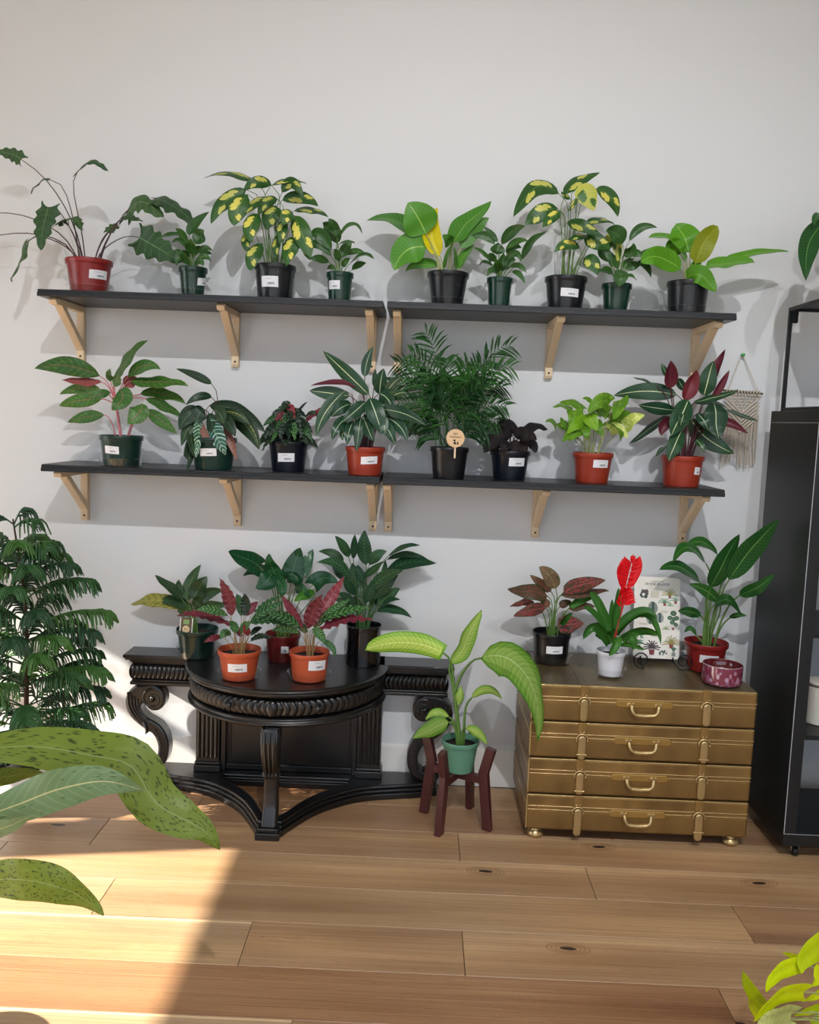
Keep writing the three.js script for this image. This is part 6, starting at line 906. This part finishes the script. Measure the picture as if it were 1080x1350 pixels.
  part('easel_frame', merge([tube([V(-0.06, 0.0135, -0.004), V(0.06, 0.0135, -0.004)], 0.0026, 0.0026, 4, 7), tube([V(0, 0.0135, -0.004), V(0, 0.09, -0.024), V(0, 0.17, -0.042)], 0.0026, 0.0026, 8, 7), tube([V(0, 0.165, -0.043), V(0, 0.08, -0.07), V(0, 0.0032, -0.1)], 0.0026, 0.0026, 8, 7), tube([V(-0.06, 0.0135, -0.004), V(-0.06, 0.012, 0.008), V(-0.06, 0.026, 0.012)], 0.0026, 0.0026, 8, 7), tube([V(0.06, 0.0135, -0.004), V(0.06, 0.012, 0.008), V(0.06, 0.026, 0.012)], 0.0026, 0.0026, 8, 7)]), M.steel, e);
}
{ // glazed bowl
  const t = thing('glazed_bowl', 'low red ceramic bowl with white drip glaze on front right of the brass chest', 'bowl', [1.138, 0.5686, 0.362]);
  const gl = canvasTex(256, 128, (g, w, h) => {
    fill(g, w, h, '#7a3145'); for (let i = 0; i < 260; i++) { g.fillStyle = ['rgba(222,214,224,0.5)', 'rgba(190,160,190,0.4)', 'rgba(110,30,50,0.35)', 'rgba(120,120,160,0.3)'][i % 4]; g.beginPath(); g.ellipse(rnd() * w, h * Math.pow(rnd(), 1.3), rr(2, 9), rr(2, 8), 0, 0, 7); g.fill(); }
    g.fillStyle = '#ddd3d6'; g.fillRect(0, 0, w, 9);
  });
  gl.repeat.set(2, 1);
  part('bowl_wall', lathe([[0.058, 0], [0.066, 0.003], [0.068, 0.01], [0.068, 0.066], [0.066, 0.069]], 56), phys('#ffffff', 0.15, { map: gl, clearcoat: 0.7 }), t);
  part('bowl_inside', lathe([[0, 0.0], [0.058, 0.0], [0.06, 0.004], [0.0605, 0.009], [0, 0.009], [0.0605, 0.0095], [0.0625, 0.066], [0.066, 0.069]], 56), phys('#5e0f14', 0.14, { clearcoat: 0.8 }), t);
}
{ // knotted wall hanging
  const t = thing('macrame_hanging', 'cream knotted macrame wall hanging on a short twig at right', 'wall hanging', [1.258, 1.595, 0.02]);
  const rope = std('#c8bdac', 0.9), r = 0.003;
  part('twig', tube([V(-0.075, 0.004, 0), V(0, 0, 0), V(0.076, -0.004, 0)], 0.0045, 0.004, 10, 8), std('#6a5a4a', 0.85), t);
  for (const s of [-1, 1]) part('cord', tube([V(s * 0.058, 0.002, 0.002), V(s * 0.004 - 0.008, 0.135, -0.012)], 0.0016, 0.0016, 4, 6), rope, t);
  const kn = [], W = 0.062;
  for (let i = 0; i < 11; i++) for (let j = 0; j < 6; j++) { const x = -W + 0.012 * i + (j % 2) * 0.006; if (Math.abs(x) > W - j * 0.011 + 0.004 || x > W) continue; kn.push(new THREE.SphereGeometry(0.0046, 8, 6).scale(1, 1.15, 0.8).translate(x, -0.012 - j * 0.011, 0.003)); }
  for (let i = 0; i < 12; i++) kn.push(new THREE.TorusGeometry(0.0055, 0.0022, 6, 12).rotateY(Math.PI / 2).translate(-W + i * 0.0113, 0, 0));
  part('knots', merge(kn), rope, t);
  const rows = []; for (let k = 0; k < 6; k++) for (const s of [-1, 1]) rows.push(tube([V(s * (W + 0.002), -0.022 - k * 0.0145, 0.004), V(s * W * 0.5, -0.05 - k * 0.0145, 0.005), V(0, -0.08 - k * 0.0145, 0.005)], 0.0042, 0.0042, 12, 6));
  part('chevron_ropes', merge(rows), rope, t);
  for (let i = 0; i < 24; i++) { const x = -W - 0.002 + i * (2 * W + 0.004) / 23, top = -0.09 - 0.055 * (1 - Math.abs(x) / W), L = rr(0.255, 0.285) + 0.012 * Math.cos(i * 0.4); part('strand', tube([V(x, top, 0.002), V(x + rr(-0.003, 0.003), (top - L) / 2 - 0.02, 0.002 + rr(-0.002, 0.003)), V(x * 1.06 + rr(-0.006, 0.006), -L, rr(0, 0.006))], 0.0023, 0.0017, 8, 5), rope, t); }
  const p = thing('push_pin', 'small green push pin in the wall holding the macrame cord', 'push pin', [1.25, 1.7335, 0.0002]);
  part('pin_head', merge([lathe([[0, 0], [0.0012, 0], [0.0012, 0.008], [0.006, 0.009], [0.0055, 0.011], [0.0035, 0.013], [0.0035, 0.019], [0.0062, 0.021], [0.0058, 0.0235], [0, 0.0245]], 18).rotateX(Math.PI / 2)]), std('#2f9a3c', 0.35), p);
}

renderer.render(scene, camera);
